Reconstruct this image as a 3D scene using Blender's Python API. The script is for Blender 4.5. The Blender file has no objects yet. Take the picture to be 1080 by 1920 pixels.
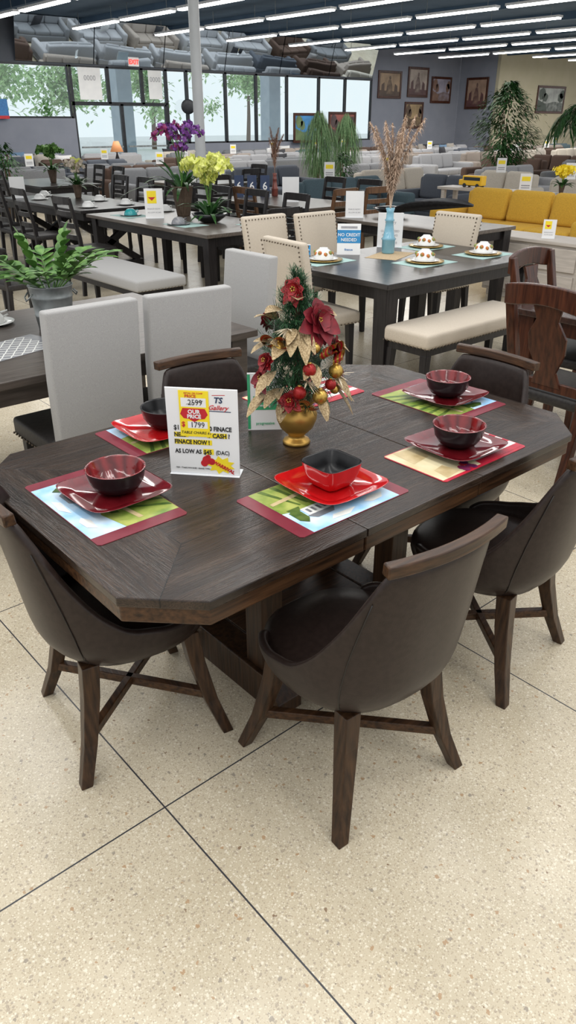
import bpy, math, random
from mathutils import Vector, Matrix
random.seed(7)
sc=bpy.context.scene; COL=sc.collection
rad=math.radians
# ---------------------------------------------------------------- helpers
class G:
    def __init__(s): s.v=[];s.f=[];s.m=[]
    def add(s,vs,fs,mi=0,M=None):
        o=len(s.v)
        for p in vs:
            p=Vector(p)
            s.v.append((M@p) if M else p)
        for f in fs: s.f.append([i+o for i in f]); s.m.append(mi)
        return s
    def box(s,c,d,mi=0,rz=0,M=None):
        x,y,z=d[0]/2,d[1]/2,d[2]/2
        vs=[(i*x,j*y,k*z) for k in(-1,1) for j in(-1,1) for i in(-1,1)]
        T=Matrix.Translation(c)@Matrix.Rotation(rz,4,'Z')
        if M: T=M@T
        return s.add(vs,[(0,2,3,1),(4,5,7,6),(0,1,5,4),(2,6,7,3),(0,4,6,2),(1,3,7,5)],mi,T)
    def prism(s,poly,z0,z1,mi=0,M=None):
        n=len(poly)
        vs=[(p[0],p[1],z0) for p in poly]+[(p[0],p[1],z1) for p in poly]
        fs=[tuple(range(n-1,-1,-1)),tuple(range(n,2*n))]+[(i,(i+1)%n,n+(i+1)%n,n+i) for i in range(n)]
        return s.add(vs,fs,mi,M)
    def sect(s,secs,mi=0,M=None,closed=True):
        n=len(secs[0]);vs=[p for r in secs for p in r];fs=[]
        for k in range(len(secs)-1):
            for i in range(n): fs.append((k*n+i,k*n+(i+1)%n,(k+1)*n+(i+1)%n,(k+1)*n+i))
        if closed:
            fs.append(tuple(range(n-1,-1,-1)));fs.append(tuple(range((len(secs)-1)*n,len(secs)*n)))
        return s.add(vs,fs,mi,M)
    def leg(s,pts,mi=0,M=None):
        return s.sect([[(x-w/2,y-d/2,z),(x+w/2,y-d/2,z),(x+w/2,y+d/2,z),(x-w/2,y+d/2,z)] for x,y,z,w,d in pts],mi,M)
    def beam(s,a,b,w,h,mi=0,M=None):
        a,b=Vector(a),Vector(b);d=(b-a).normalized()
        up=Vector((0,0,1)) if abs(d.z)<.95 else Vector((0,1,0))
        r=d.cross(up).normalized();u=r.cross(d)
        R=[[p-r*w/2-u*h/2,p+r*w/2-u*h/2,p+r*w/2+u*h/2,p-r*w/2+u*h/2] for p in(a,b)]
        return s.sect(R,mi,M)
    def lathe(s,prof,n=24,mi=0,c=(0,0,0),M=None,cap=True):
        vs=[];fs=[]
        for r,z in prof:
            for i in range(n):
                t=2*math.pi*i/n; vs.append((c[0]+r*math.cos(t),c[1]+r*math.sin(t),c[2]+z))
        for k in range(len(prof)-1):
            for i in range(n): fs.append((k*n+i,k*n+(i+1)%n,(k+1)*n+(i+1)%n,(k+1)*n+i))
        if cap:
            if prof[0][0]>1e-3: fs.append(tuple(range(n-1,-1,-1)))
            if prof[-1][0]>1e-3: fs.append(tuple(range((len(prof)-1)*n,len(prof)*n)))
        return s.add(vs,fs,mi,M)
    def sqlathe(s,prof,n=40,mi=0,c=(0,0,0),e=.35,lift=0,M=None):
        vs=[];fs=[]
        for r,z in prof:
            for i in range(n):
                t=2*math.pi*(i+.5)/n;co,si=math.cos(t),math.sin(t)
                x=r*math.copysign(abs(co)**e,co);y=r*math.copysign(abs(si)**e,si)
                vs.append((c[0]+x,c[1]+y,c[2]+z+lift*abs(x*y)))
        for k in range(len(prof)-1):
            for i in range(n): fs.append((k*n+i,k*n+(i+1)%n,(k+1)*n+(i+1)%n,(k+1)*n+i))
        return s.add(vs,fs,mi,M)
    def tube(s,pts,r,n=6,mi=0,M=None,r1=None):
        pts=[Vector(p) for p in pts];R=[]
        for k,p in enumerate(pts):
            d=(pts[min(k+1,len(pts)-1)]-pts[max(k-1,0)]).normalized()
            up=Vector((0,0,1)) if abs(d.z)<.9 else Vector((1,0,0))
            a=d.cross(up).normalized();b=a.cross(d)
            rr=r if r1 is None else r+(r1-r)*k/(len(pts)-1)
            R.append([p+(a*math.cos(2*math.pi*i/n)+b*math.sin(2*math.pi*i/n))*rr for i in range(n)])
        return s.sect(R,mi,M)
    def ball(s,c,r,mi=0,n=12,sc=(1,1,1),M=None):
        k=n//2
        prof=[(max(r*math.sin(math.pi*i/k),1e-4),-r*math.cos(math.pi*i/k)) for i in range(k+1)]
        T=Matrix.Translation(c)@Matrix.Diagonal((sc[0],sc[1],sc[2],1))
        if M: T=M@T
        return s.lathe(prof,n,mi,(0,0,0),T)
    def leaf(s,b,d,L,w,mi=0,droop=0,fold=.25,n=4,up=(0,0,1),M=None,prof=None):
        b=Vector(b);d=Vector(d).normalized();up=Vector(up)
        r=d.cross(up)
        if r.length<1e-3: r=d.cross(Vector((1,0,.1)))
        r.normalize();u=r.cross(d).normalized();vs=[];fs=[]
        for k in range(n+1):
            t=k/n;p=b+d*L*t-Vector((0,0,1))*droop*L*t*t
            ww=w/2*(math.sin(math.pi*min(1,t*.93+.05))**.8 if prof is None else prof(t))
            vs+= [p-r*ww+u*ww*fold,p,p+r*ww+u*ww*fold]
        for k in range(n):
            a=k*3; fs+=[(a,a+1,a+4,a+3),(a+1,a+2,a+5,a+4)]
        return s.add(vs,fs,mi,M)
    def obj(s,name,mats,parent=None,smooth=False,bevel=0,sub=0,solid=0,loc=(0,0,0),rz=0,seg=2,kind=None):
        me=bpy.data.meshes.new(name);me.from_pydata([tuple(v) for v in s.v],[],s.f)
        if not isinstance(mats,(list,tuple)): mats=[mats]
        for m in mats: me.materials.append(m)
        me.polygons.foreach_set('material_index',s.m)
        me.polygons.foreach_set('use_smooth',[bool(smooth)]*len(s.f))
        if smooth=='auto':
            try: me.set_sharp_from_angle(angle=rad(40))
            except Exception: pass
        me.update();o=bpy.data.objects.new(name,me);COL.objects.link(o)
        o.location=loc;o.rotation_euler=(0,0,rz)
        if parent: o.parent=parent
        if kind:o['kind']=kind
        if solid:
            md=o.modifiers.new('s','SOLIDIFY');md.thickness=solid;md.offset=0
        if bevel:
            md=o.modifiers.new('b','BEVEL');md.width=bevel;md.segments=seg;md.limit_method='ANGLE';md.angle_limit=rad(35)
        if sub:
            md=o.modifiers.new('u','SUBSURF');md.levels=sub;md.render_levels=sub
        return o
def tag(o,label,cat,group=None):
    o['label']=label;o['category']=cat
    if group:o['group']=group
    return o
def thing(name,label,cat,loc=(0,0,0),rz=0,group=None):
    e=bpy.data.objects.new(name,None);e.empty_display_size=.1;COL.objects.link(e)
    e.location=loc;e.rotation_euler=(0,0,rz)
    return tag(e,label,cat,group)
def copy(src,loc,rz=0,label=None,group=None,scale=None):
    def rec(o,par):
        n=o.copy();COL.objects.link(n);n.parent=par
        for ch in list(o.children): rec(ch,n)
    kids=list(src.children);n=src.copy();COL.objects.link(n);n.location=loc;n.rotation_euler=(0,0,rz)
    for ch in kids: rec(ch,n)
    if scale: n.scale=scale
    if label:n['label']=label
    if group:n['group']=group
    return n
_mc={}
def mat(name,c1,c2=None,scale=20,rough=.5,metal=0,bump=0,stretch=(1,1,1),coat=0,detail=3,trans=0,lo=.35,hi=.65,sheen=0,spec=None,bscale=None):
    if name in _mc:return _mc[name]
    m=bpy.data.materials.new(name);m.use_nodes=True;nt=m.node_tree;N=nt.nodes;b=N['Principled BSDF']
    if c2 is None:c2=tuple(x*.85 for x in c1)
    tc=N.new('ShaderNodeTexCoord');mp=N.new('ShaderNodeMapping');mp.inputs['Scale'].default_value=stretch
    no=N.new('ShaderNodeTexNoise');no.inputs['Scale'].default_value=scale;no.inputs['Detail'].default_value=detail
    cr=N.new('ShaderNodeValToRGB');cr.color_ramp.elements[0].position=lo;cr.color_ramp.elements[1].position=hi
    cr.color_ramp.elements[0].color=(*c1,1);cr.color_ramp.elements[1].color=(*c2,1)
    L=nt.links.new
    L(tc.outputs['Object'],mp.inputs[0]);L(mp.outputs[0],no.inputs['Vector']);L(no.outputs['Fac'],cr.inputs[0]);L(cr.outputs[0],b.inputs['Base Color'])
    b.inputs['Roughness'].default_value=rough;b.inputs['Metallic'].default_value=metal
    if spec is not None:b.inputs['Specular IOR Level'].default_value=spec
    if coat:b.inputs['Coat Weight'].default_value=coat;b.inputs['Coat Roughness'].default_value=.08
    if trans:b.inputs['Transmission Weight'].default_value=trans
    if sheen:b.inputs['Sheen Weight'].default_value=sheen
    if bump:
        bp=N.new('ShaderNodeBump');bp.inputs['Strength'].default_value=bump;bp.inputs['Distance'].default_value=.01
        if bscale:
            n2=N.new('ShaderNodeTexNoise');n2.inputs['Scale'].default_value=bscale;L(tc.outputs['Object'],n2.inputs['Vector']);L(n2.outputs['Fac'],bp.inputs['Height'])
        else: L(no.outputs['Fac'],bp.inputs['Height'])
        L(bp.outputs[0],b.inputs['Normal'])
    _mc[name]=m;return m
def emis(name,c,st):
    if name in _mc:return _mc[name]
    m=mat(name,c,tuple(x*.97 for x in c));b=m.node_tree.nodes['Principled BSDF']
    b.inputs['Emission Color'].default_value=(*c,1);b.inputs['Emission Strength'].default_value=st;return m
def math_(nt,op,a,b=None,c=None):
    n=nt.nodes.new('ShaderNodeMath');n.operation=op
    for i,x in enumerate((a,b,c)):
        if x is None:continue
        if isinstance(x,(int,float)):n.inputs[i].default_value=x
        else:nt.links.new(x,n.inputs[i])
    return n.outputs[0]
def mixc(nt,f,a,b):
    n=nt.nodes.new('ShaderNodeMix');n.data_type='RGBA'
    for i,x in ((0,f),(6,a),(7,b)):
        if isinstance(x,(int,float)):n.inputs[i].default_value=x
        elif isinstance(x,tuple):n.inputs[i].default_value=(*x,1)
        else:nt.links.new(x,n.inputs[i])
    return n.outputs[2]
def text(body,size,m,parent,loc,rot=(math.pi/2,0,0),align='LEFT',bold=0,shear=0,sx=1,name='lettering'):
    cu=bpy.data.curves.new(name,'FONT');cu.body=body;cu.size=size;cu.align_x=align;cu.offset=bold;cu.shear=shear;cu.extrude=.0003;cu.resolution_u=2
    t=bpy.data.objects.new('tmp',cu);COL.objects.link(t);bpy.context.view_layer.update()
    dg=bpy.context.evaluated_depsgraph_get();me=bpy.data.meshes.new_from_object(t.evaluated_get(dg))
    bpy.data.objects.remove(t)
    me.name=name;me.materials.clear();me.materials.append(m)
    o=bpy.data.objects.new(name,me);COL.objects.link(o);o.location=loc;o.rotation_euler=rot;o.scale=(sx,1,1)
    if parent:o.parent=parent
    return o
U=random.uniform
# ---------------------------------------------------------------- camera
cam=bpy.data.cameras.new('camera');co=bpy.data.objects.new('camera',cam);COL.objects.link(co)
co.location=(0,0,1.7);co.rotation_euler=(rad(90-27.8),0,rad(-41))
cam.sensor_fit='VERTICAL';cam.sensor_height=36;cam.sensor_width=20.25;cam.lens=26.006;cam.clip_end=300;cam.clip_start=.05
sc.camera=co
def uv(a,b,z):
    c_,s_=math.cos(rad(41)),math.sin(rad(41));X=a*c_-b*s_;Y=a*s_+b*c_;H=z-1.7
    cp,sp=math.cos(rad(27.8)),math.sin(rad(27.8));fw=Y*cp-H*sp;u_=Y*sp+H*cp
    if fw<=.1:return(-9999,-9999)
    return 540+1387*X/fw,960-1387*u_/fw
def inview(a,b,z=.5,m=110):
    u_,v_=uv(a,b,z);return -m<u_<1080+m
# ---------------------------------------------------------------- materials
def darkwood(name,c1,c2,scale=6,st=(1,14,14),rough=.32,coat=0,bump=.12,spec=.3):
    return mat(name,c1,c2,scale,rough,0,bump,st,coat,6,lo=.3,hi=.72,spec=spec)
leather=mat('espresso_leather',(.0175,.011,.0092),(.025,.016,.0135),60,.36,0,.04,bscale=350,spec=.28)
wX=darkwood('walnut_rail',(.018,.009,.005),(.085,.040,.018))
wZ=darkwood('walnut_leg',(.014,.007,.004),(.065,.032,.015),5,(16,16,1))
stitch=mat('seam_thread',(.008,.006,.005))
def topwood():
    m=bpy.data.materials.new('walnut_tabletop');m.use_nodes=True;nt=m.node_tree;N=nt.nodes;L=nt.links.new;b=N['Principled BSDF']
    tc=N.new('ShaderNodeTexCoord');sp=N.new('ShaderNodeSeparateXYZ');L(tc.outputs['Object'],sp.inputs[0])
    ax=math_(nt,'ABSOLUTE',sp.outputs[0]);ay=math_(nt,'ABSOLUTE',sp.outputs[1])
    diag=math_(nt,'SUBTRACT',ax,ay)
    end=math_(nt,'MULTIPLY',math_(nt,'GREATER_THAN',ax,.662),math_(nt,'GREATER_THAN',diag,.368))
    def grain(st,sc_=4,det=3,dis=.25):
        mp=N.new('ShaderNodeMapping');mp.inputs['Scale'].default_value=st;L(tc.outputs['Object'],mp.inputs[0])
        a=N.new('ShaderNodeTexNoise');a.inputs['Scale'].default_value=sc_;a.inputs['Detail'].default_value=det;a.inputs['Distortion'].default_value=dis;L(mp.outputs[0],a.inputs['Vector'])
        return a.outputs['Fac']
    def pick(p,q):
        mx=N.new('ShaderNodeMix');L(end,mx.inputs[0]);L(p,mx.inputs[2]);L(q,mx.inputs[3]);return mx.outputs[0]
    g=pick(grain((.45,5,5)),grain((5,.45,5)))
    fine=pick(grain((1.2,60,60),4,2,0),grain((60,1.2,60),4,2,0))
    w=math_(nt,'FRACT',math_(nt,'MULTIPLY',g,22))
    line=math_(nt,'POWER',math_(nt,'MULTIPLY',math_(nt,'ABSOLUTE',math_(nt,'SUBTRACT',w,.5)),2),2.2)
    fl_=math_(nt,'MULTIPLY',math_(nt,'SUBTRACT',fine,.35),1.3)
    cr=N.new('ShaderNodeValToRGB');e=cr.color_ramp.elements
    e[0].position=.3;e[0].color=(.020,.0125,.009,1);e[1].position=.7;e[1].color=(.058,.036,.024,1);L(g,cr.inputs[0])
    dk=math_(nt,'MINIMUM',math_(nt,'MAXIMUM',math_(nt,'MULTIPLY_ADD',line,.55,fl_),0),.85)
    col=mixc(nt,dk,cr.outputs[0],(.007,.0048,.0038))
    def near(v,c,wd=.0015): return math_(nt,'LESS_THAN',math_(nt,'ABSOLUTE',math_(nt,'SUBTRACT',v,c)),wd)
    l1=math_(nt,'MULTIPLY',near(ax,.662),math_(nt,'LESS_THAN',ay,.295))
    l2=math_(nt,'MULTIPLY',near(ay,.294),math_(nt,'LESS_THAN',ax,.663))
    l3=math_(nt,'MULTIPLY',near(diag,.368,.002),math_(nt,'GREATER_THAN',ax,.662))
    ln=math_(nt,'MAXIMUM',math_(nt,'MAXIMUM',l1,l2),l3)
    col=mixc(nt,ln,col,(.002,.0015,.0015));L(col,b.inputs['Base Color'])
    b.inputs['Roughness'].default_value=.26;b.inputs['Specular IOR Level'].default_value=.40
    bp=N.new('ShaderNodeBump');bp.inputs['Strength'].default_value=.15;bp.inputs['Distance'].default_value=.002
    L(math_(nt,'SUBTRACT',math_(nt,'MULTIPLY',dk,-1),math_(nt,'MULTIPLY',ln,3)),bp.inputs['Height']);L(bp.outputs[0],b.inputs['Normal'])
    return m
wTop=topwood()
def terrazzo():
    m=bpy.data.materials.new('cream_terrazzo');m.use_nodes=True;nt=m.node_tree;N=nt.nodes;L=nt.links.new;b=N['Principled BSDF']
    tc=N.new('ShaderNodeTexCoord');P=tc.outputs['Object']
    n0=N.new('ShaderNodeTexNoise');n0.inputs['Scale'].default_value=1.6;n0.inputs['Detail'].default_value=6;n0.inputs['Roughness'].default_value=.65;L(P,n0.inputs['Vector'])
    cr0=N.new('ShaderNodeValToRGB');cr0.color_ramp.elements[0].position=.32;cr0.color_ramp.elements[1].position=.68;cr0.color_ramp.elements[0].color=(.51,.44,.315,1);cr0.color_ramp.elements[1].color=(.66,.58,.435,1);L(n0.outputs['Fac'],cr0.inputs[0])
    base=cr0.outputs[0]
    def chips(sc_,thr,cols,base,dist,k):
        nz=N.new('ShaderNodeTexNoise');nz.inputs['Scale'].default_value=sc_*2;L(P,nz.inputs['Vector'])
        vm=N.new('ShaderNodeVectorMath');vm.operation='MULTIPLY_ADD';L(nz.outputs['Color'],vm.inputs[0]);vm.inputs[1].default_value=(.8/sc_,)*3;L(P,vm.inputs[2])
        v=N.new('ShaderNodeTexVoronoi');v.inputs['Scale'].default_value=sc_;L(vm.outputs[0],v.inputs['Vector'])
        sp=N.new('ShaderNodeSeparateColor');L(v.outputs['Color'],sp.inputs[0])
        sel=math_(nt,'MULTIPLY',math_(nt,'GREATER_THAN',sp.outputs[0],thr),math_(nt,'LESS_THAN',v.outputs['Distance'],math_(nt,'MULTIPLY_ADD',sp.outputs[1],dist*.9,dist*.35)))
        cr=N.new('ShaderNodeValToRGB');cr.color_ramp.interpolation='CONSTANT';e=cr.color_ramp.elements
        for i,c in enumerate(cols):
            if i<2: el=e[i]
            else: el=e.new(.5)
            el.position=i/len(cols);el.color=(*c,1)
        L(sp.outputs[2],cr.inputs[0])
        return mixc(nt,math_(nt,'MULTIPLY',sel,k),base,cr.outputs[0])
    col=chips(240,.15,[(.43,.34,.23),(.80,.74,.60),(.35,.28,.20),(.70,.62,.47)],base,.45,.62)
    col=chips(120,.40,[(.43,.34,.23),(.80,.74,.61),(.33,.27,.21),(.60,.50,.36),(.52,.46,.36)],col,.40,.62)
    col=chips(58,.83,[(.20,.12,.07),(.30,.26,.21),(.42,.27,.15),(.15,.11,.09),(.74,.68,.56)],col,.27,.85)
    sp=N.new('ShaderNodeSeparateXYZ');L(P,sp.inputs[0])
    def j(o,off):
        f=math_(nt,'ABSOLUTE',math_(nt,'SUBTRACT',math_(nt,'FRACT',math_(nt,'DIVIDE',math_(nt,'SUBTRACT',o,off-.61),1.22)),.5))
        return math_(nt,'LESS_THAN',f,.0019)
    jn=math_(nt,'MAXIMUM',j(sp.outputs[0],.69),j(sp.outputs[1],1.32))
    col=mixc(nt,jn,col,(.05,.05,.055))
    L(col,b.inputs['Base Color']);b.inputs['Roughness'].default_value=.24;b.inputs['Specular IOR Level'].default_value=.45
    return m
g=G();g.box((20,10,-.05),(50,27.4,.1));fl=g.obj('floor',terrazzo(),kind='structure')
# ---------------------------------------------------------------- dining table
LX,LY,CL=.905,.548,.15
tb=thing('dining_table','dark walnut clipped-corner dining table with leaf and pedestal base','dining table',(1.515,1.685,0))
def cut(L,W,c,x0,x1):
    if x0<-L+c+.01 and x1<L-c: return [(-L,-W+c),(-L+c,-W),(x1,-W),(x1,W),(-L+c,W),(-L,W-c)]
    if x1>L-c: return [(x0,-W),(L-c,-W),(L,-W+c),(L,W-c),(L-c,W),(x0,W)]
    return [(x0,-W),(x1,-W),(x1,W),(x0,W)]
for nm,x0,x1 in (('table_top',-LX,-.2508),('leaf',-.2492,.2492),('table_top',.2508,LX)):
    g=G();g.prism(cut(LX,LY,CL,x0,x1),.735,.76);g.obj(nm,wTop,tb,bevel=.003)
for x0,x1 in((-LX+.008,-.252),(-.248,.248),(.252,LX-.008)):
    g=G();g.prism(cut(LX-.008,LY-.008,CL-.004,x0,x1),.688,.7345);g.obj('apron',wX,tb,bevel=.004)
for sx in(-1,1):
    for sy in(-1,1):
        g=G();g.box((sx*.30,sy*.17,.405),(.085,.085,.56));g.obj('post',wZ,tb,bevel=.004)
for sx in(-1,1):
    g=G();g.leg([(sx*.31,0,0,.10,.62),(sx*.31,0,.05,.10,.62),(sx*.31,0,.127,.10,.5)]);g.obj('foot',wZ,tb,bevel=.004)
g=G();g.box((0,0,.10),(.515,.40,.05));g.obj('shelf',wX,tb,bevel=.004)
# ---------------------------------------------------------------- dining chair
def interp(t,x):
    for (a,b),(c,d) in zip(t,t[1:]):
        if x<=c:
            u=(x-a)/(c-a);u=max(0,min(1,u));return b+(d-b)*u
    return t[-1][1]
def plan(ph,z,off=0):
    w=interp([(.33,.13),(.36,.185),(.40,.230),(.44,.248),(.50,.255),(.60,.252),(.86,.208)],z)+off
    db=interp([(.33,.13),(.36,.185),(.40,.226),(.44,.245),(.50,.254),(.60,.268),(.90,.312)],z)+off
    df=interp([(.33,.15),(.36,.19),(.40,.215),(.46,.225),(.86,.23)],z)+off
    s,c=math.sin(ph),math.cos(ph);e=.84;ey=interp([(.46,.84),(.85,.30)],z) if c>0 else .84
    return Vector((w*math.copysign(abs(s)**e,s),(-db if c>0 else df)*abs(c)**ey,z))
ZT=[(0,.856),(46,.853),(52,.80),(60,.68),(70,.575),(82,.505),(100,.475),(128,.462),(140,.44)]
def build_chair(loc,rz,label,group):
    e=thing('dining_chair',label,'chair',loc,rz,group)
    nP,nZ=56,10;g=G();vs=[];fs=[]
    A=[rad(-138+276*i/nP) for i in range(nP+1)]
    for k in range(nZ+1):
        for a in A:
            zt=interp(ZT,abs(math.degrees(a)));z=.348+(zt-.348)*(k/nZ)
            vs.append(plan(a,z))
    for k in range(nZ):
        for i in range(nP): fs.append((k*(nP+1)+i,k*(nP+1)+i+1,(k+1)*(nP+1)+i+1,(k+1)*(nP+1)+i))
    g.add(vs,fs);g.obj('backrest',leather,e,smooth=True,solid=.024,sub=1)
    for a in(-50,50):
        g=G();pts=[plan(rad(a),z,.0125) for z in[.37+.044*i for i in range(10)]]
        g.tube(pts,.0016,5);g.obj('seam',stitch,e,smooth=True)
    g=G();secs=[]
    for i in range(17):
        x=-.188+.376*i/16;y=-.311+.75*x*x;t=Vector((1,1.5*x,0)).normalized();n=Vector((t.y,-t.x,0))
        p=Vector((x,y,0));h0,h1=.853,.885
        secs.append([p-n*.017+Vector((0,0,h0)),p+n*.015+Vector((0,0,h0)),p+n*.017+Vector((0,0,h1)),p-n*.013+Vector((0,0,h1))])
    g.sect(secs);g.obj('top_rail',wX,e,smooth='auto',bevel=.004)
    g=G();prof=[(.60,.345),(.90,.36),(.98,.385),(1.0,.405),(.985,.428),(.90,.446),(.6,.455),(.25,.457),(.001,.457)]
    secs=[]
    for r,z in prof:
        ring=[]
        for i in range(40):
            t=2*math.pi*i/40;cx,cy=math.cos(t),math.sin(t)
            ring.append((r*.230*math.copysign(abs(cx)**.84,cx),r*(.255 if cy>0 else .228)*math.copysign(abs(cy)**.84,cy)+.004,z))
        secs.append(ring)
    g.sect(secs);g.obj('seat',leather,e,smooth=True)
    for sx in(-1,1):
        for sy in(-1,1):
            g=G();g.leg([(sx*.150,sy*.150,.365,.050,.050),(sx*.162,sy*.162,.26,.047,.047),(sx*.19,sy*.19,.12,.040,.040),(sx*.226,sy*.226,0,.034,.034)])
            g.obj('leg',wZ,e,bevel=.003)
    g=G()
    for s_ in(-1,1): g.beam((-.19,-.19*s_,.135),(.19,.19*s_,.135),.024,.030)
    g.obj('stretcher',wX,e,bevel=.003)
    return e
GR='barrel-back chairs around the walnut table'
ch=build_chair((1.22,1.125,0),rad(-4),'dark brown leather barrel-back chair with walnut rail at table side',GR)
copy(ch,(1.945,1.195,0),rad(8))
copy(ch,(.825,1.715,0),rad(-90-11),'dark brown leather barrel-back dining chair at the walnut table end')
copy(ch,(1.585,2.12,0),rad(180-8),'dark brown leather barrel-back dining chair tucked behind the price sign')
copy(ch,(2.25,1.65,0),rad(90),'dark brown leather barrel-back dining chair beside a cherry wood chair')
# ---------------------------------------------------------------- placemats
burg=mat('burgundy_print',(.16,.014,.028),(.20,.025,.04),15,.3)
sky_=mat('sky_print',(.22,.50,.80),(.70,.84,.95),9,.3)
hill=mat('meadow_print',(.14,.24,.03),(.42,.46,.12),14,.3)
hill2=mat('vine_row_print',(.05,.10,.02),(.12,.18,.04),30,.3)
whitep=mat('white_print',(.80,.80,.76),(.72,.73,.70),30,.3)
greyp=mat('grey_print',(.16,.17,.19),(.25,.25,.26),30,.3)
tanp=mat('tan_print',(.45,.34,.17),(.6,.48,.27),20,.3)
creamp=mat('cream_print',(.72,.64,.42),(.60,.50,.28),12,.3)
redp=mat('red_print',(.50,.02,.04),(.38,.015,.04),30,.3)
plump=mat('plum_print',(.06,.015,.08),(.25,.03,.10),30,.3)
PG='printed placemats on the walnut table'
def placemat(x,y,rz,kind,label,L=.42,W=.28):
    g=G();M=[whitep,burg,sky_,hill,hill2,greyp,tanp,creamp,redp,plump]
    def q(x0,y0,x1,y1,mi,k=1):
        zz=.0015+.00025*k;g.add([(x0,y0,zz),(x1,y0,zz),(x1,y1,zz),(x0,y1,zz)],[(0,1,2,3)],mi)
    def pl(pts,mi,k=2):
        zz=.0015+.00025*k;g.add([(a,b,zz) for a,b in pts],[tuple(range(len(pts)))],mi)
    X,Y=L/2,W/2
    g.prism([(-X+.008,-Y),(X-.008,-Y),(X,-Y+.008),(X,Y-.008),(X-.008,Y),(-X+.008,Y),(-X,Y-.008),(-X,-Y+.008)],0,.0015,1 if kind!='fruit' else 8)
    if kind=='vineyard':
        q(-X+.045,-Y+.002,X-.045,Y-.002,2)
        pl([(-X+.045,-Y+.002),(X-.045,-Y+.002),(X-.045,.01),(.07,.035),(0,.02),(-.08,.05),(-X+.045,.03)],3,2)
        for i in range(7):
            x0=-.15+i*.045;pl([(x0,-Y+.004),(x0+.016,-Y+.004),(x0*.6+.022,.0),(x0*.6+.014,.0)],4,3)
        for i in range(6):
            x0=-.15+i*.05;pl([(x0,.004),(x0+.045,.004),(x0+.04,.02+.012*(i%2)),(x0+.01,.024)],4 if i%2 else 3,4)
        pl([(-.16,-.02),(-.05,-.005),(.02,-.05),(.155,-.04),(.155,-.055),(.02,-.068),(-.05,-.02),(-.16,-.035)],6,4)
        pl([(.03,.02),(.11,.02),(.11,.062),(.03,.062)],0,5);pl([(.022,.062),(.118,.062),(.1,.085),(.04,.085)],5,6)
        for k in range(4): pl([(.037+.018*k,.03),(.046+.018*k,.03),(.046+.018*k,.052),(.037+.018*k,.052)],5,7)
        pl([(.115,.02),(.15,.02),(.152,.07),(.135,.09),(.118,.07)],4,5)
        pl([(-.02,.02),(.012,.02),(.016,.055),(-.004,.07),(-.024,.052)],4,5)
        pl([(-.14,.09),(-.09,.085),(-.06,.1),(-.08,.115),(-.12,.112)],0,4);pl([(-.02,.105),(.06,.1),(.08,.118),(.02,.125)],0,4)
    else:
        q(-X+.004,-Y+.012,X-.004,Y-.004,7)
        n=9;s_=(2*Y-.016)/n
        for j in range(n): pl([(X-.23+.03*(j/n),-Y+.012+j*s_),(X-.004,-Y+.012+j*s_),(X-.004,-Y+.012+(j+1)*s_),(X-.23+.03*((j+1)/n),-Y+.012+(j+1)*s_)],8 if j%2==0 else 0,2)
        for i in range(9):
            cx,cy=U(-.09,-.03),U(-.11,-.07);pl([(cx+.014*math.cos(t),cy+.014*math.sin(t)) for t in[k*math.pi/4 for k in range(8)]],9 if i%3 else 8,3+i*.2)
        pl([(-.18,.02),(-.1,.03),(-.05,.1),(-.17,.12)],6,2);pl([(-.18,-.11),(-.11,-.10),(-.12,-.04),(-.17,-.05)],6,2)
    o=g.obj('placemat',M,None,loc=(x,y,.7602),rz=rz);return tag(o,label,'placemat',PG)
VL='placemat printed with vineyard, sky and burgundy end bands'
placemat(.825,1.74,rad(90),'vineyard',VL,.45,.27)
placemat(1.31,1.352,rad(180),'vineyard',VL,.42,.28)
placemat(1.85,1.305,0,'fruit','cream placemat with grapes and red striped cloth print',.42,.25)
placemat(2.21,1.67,rad(-90),'vineyard',VL,.42,.30)
placemat(1.255,2.075,0,'vineyard',VL,.42,.27)
placemat(1.86,2.045,0,'fruit','cream placemat with grapes and red striped cloth print',.42,.26)
# ---------------------------------------------------------------- dishes
wine=mat('wine_red_glaze',(.12,.005,.009),(.17,.010,.015),35,.07,coat=.8)
scar=mat('scarlet_glaze',(.52,.008,.010),(.44,.006,.008),20,.08,coat=.7)
blk=mat('black_stoneware',(.006,.006,.007),(.011,.011,.012),40,.28,spec=.35)
def plate(x,y,z,rz,m,label,k=1.13):
    g=G();g.sqlathe([(.05*k,0),(.062*k,.004),(.088*k,.008),(.113*k,.018)],44,1,e=.30,lift=.6)
    g.sqlathe([(.113*k,.018),(.115*k,.0195),(.112*k,.0195),(.085*k,.011),(.078*k,.0085),(.001,.008)],44,0,e=.30,lift=.6)
    o=g.obj('square_plate',[m,blk],None,smooth=True,loc=(x,y,z),rz=rz);return tag(o,label,'plate','square plates on the walnut table')
def bowl(x,y,z,mi,mo,label,sq=False,k=1.13):
    g=G();out=[(.001,0),(.030,0),(.034,.003),(.055,.014),(.068,.034),(.074,.062),(.075,.066)];inn=[(.075,.066),(.0725,.0675),(.070,.064),(.064,.036),(.050,.017),(.02,.009),(.001,.008)]
    if sq: out=[(.001,0),(.036,0),(.040,.003),(.048,.010),(.058,.036),(.066,.068),(.067,.070)];inn=[(.067,.070),(.0645,.071),(.062,.068),(.053,.036),(.042,.014),(.02,.010),(.001,.009)]
    out=[(r*k,zz*k) for r,zz in out];inn=[(r*k,zz*k) for r,zz in inn]
    if sq: g.sqlathe(out,44,1,e=.42);g.sqlathe(inn,44,0,e=.42)
    else: g.lathe(out,48,1,cap=False);g.lathe(inn,48,0,cap=False)
    o=g.obj('bowl',[mi,mo],None,smooth=True,loc=(x,y,z));return tag(o,label,'bowl','bowls on the walnut table')
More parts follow.
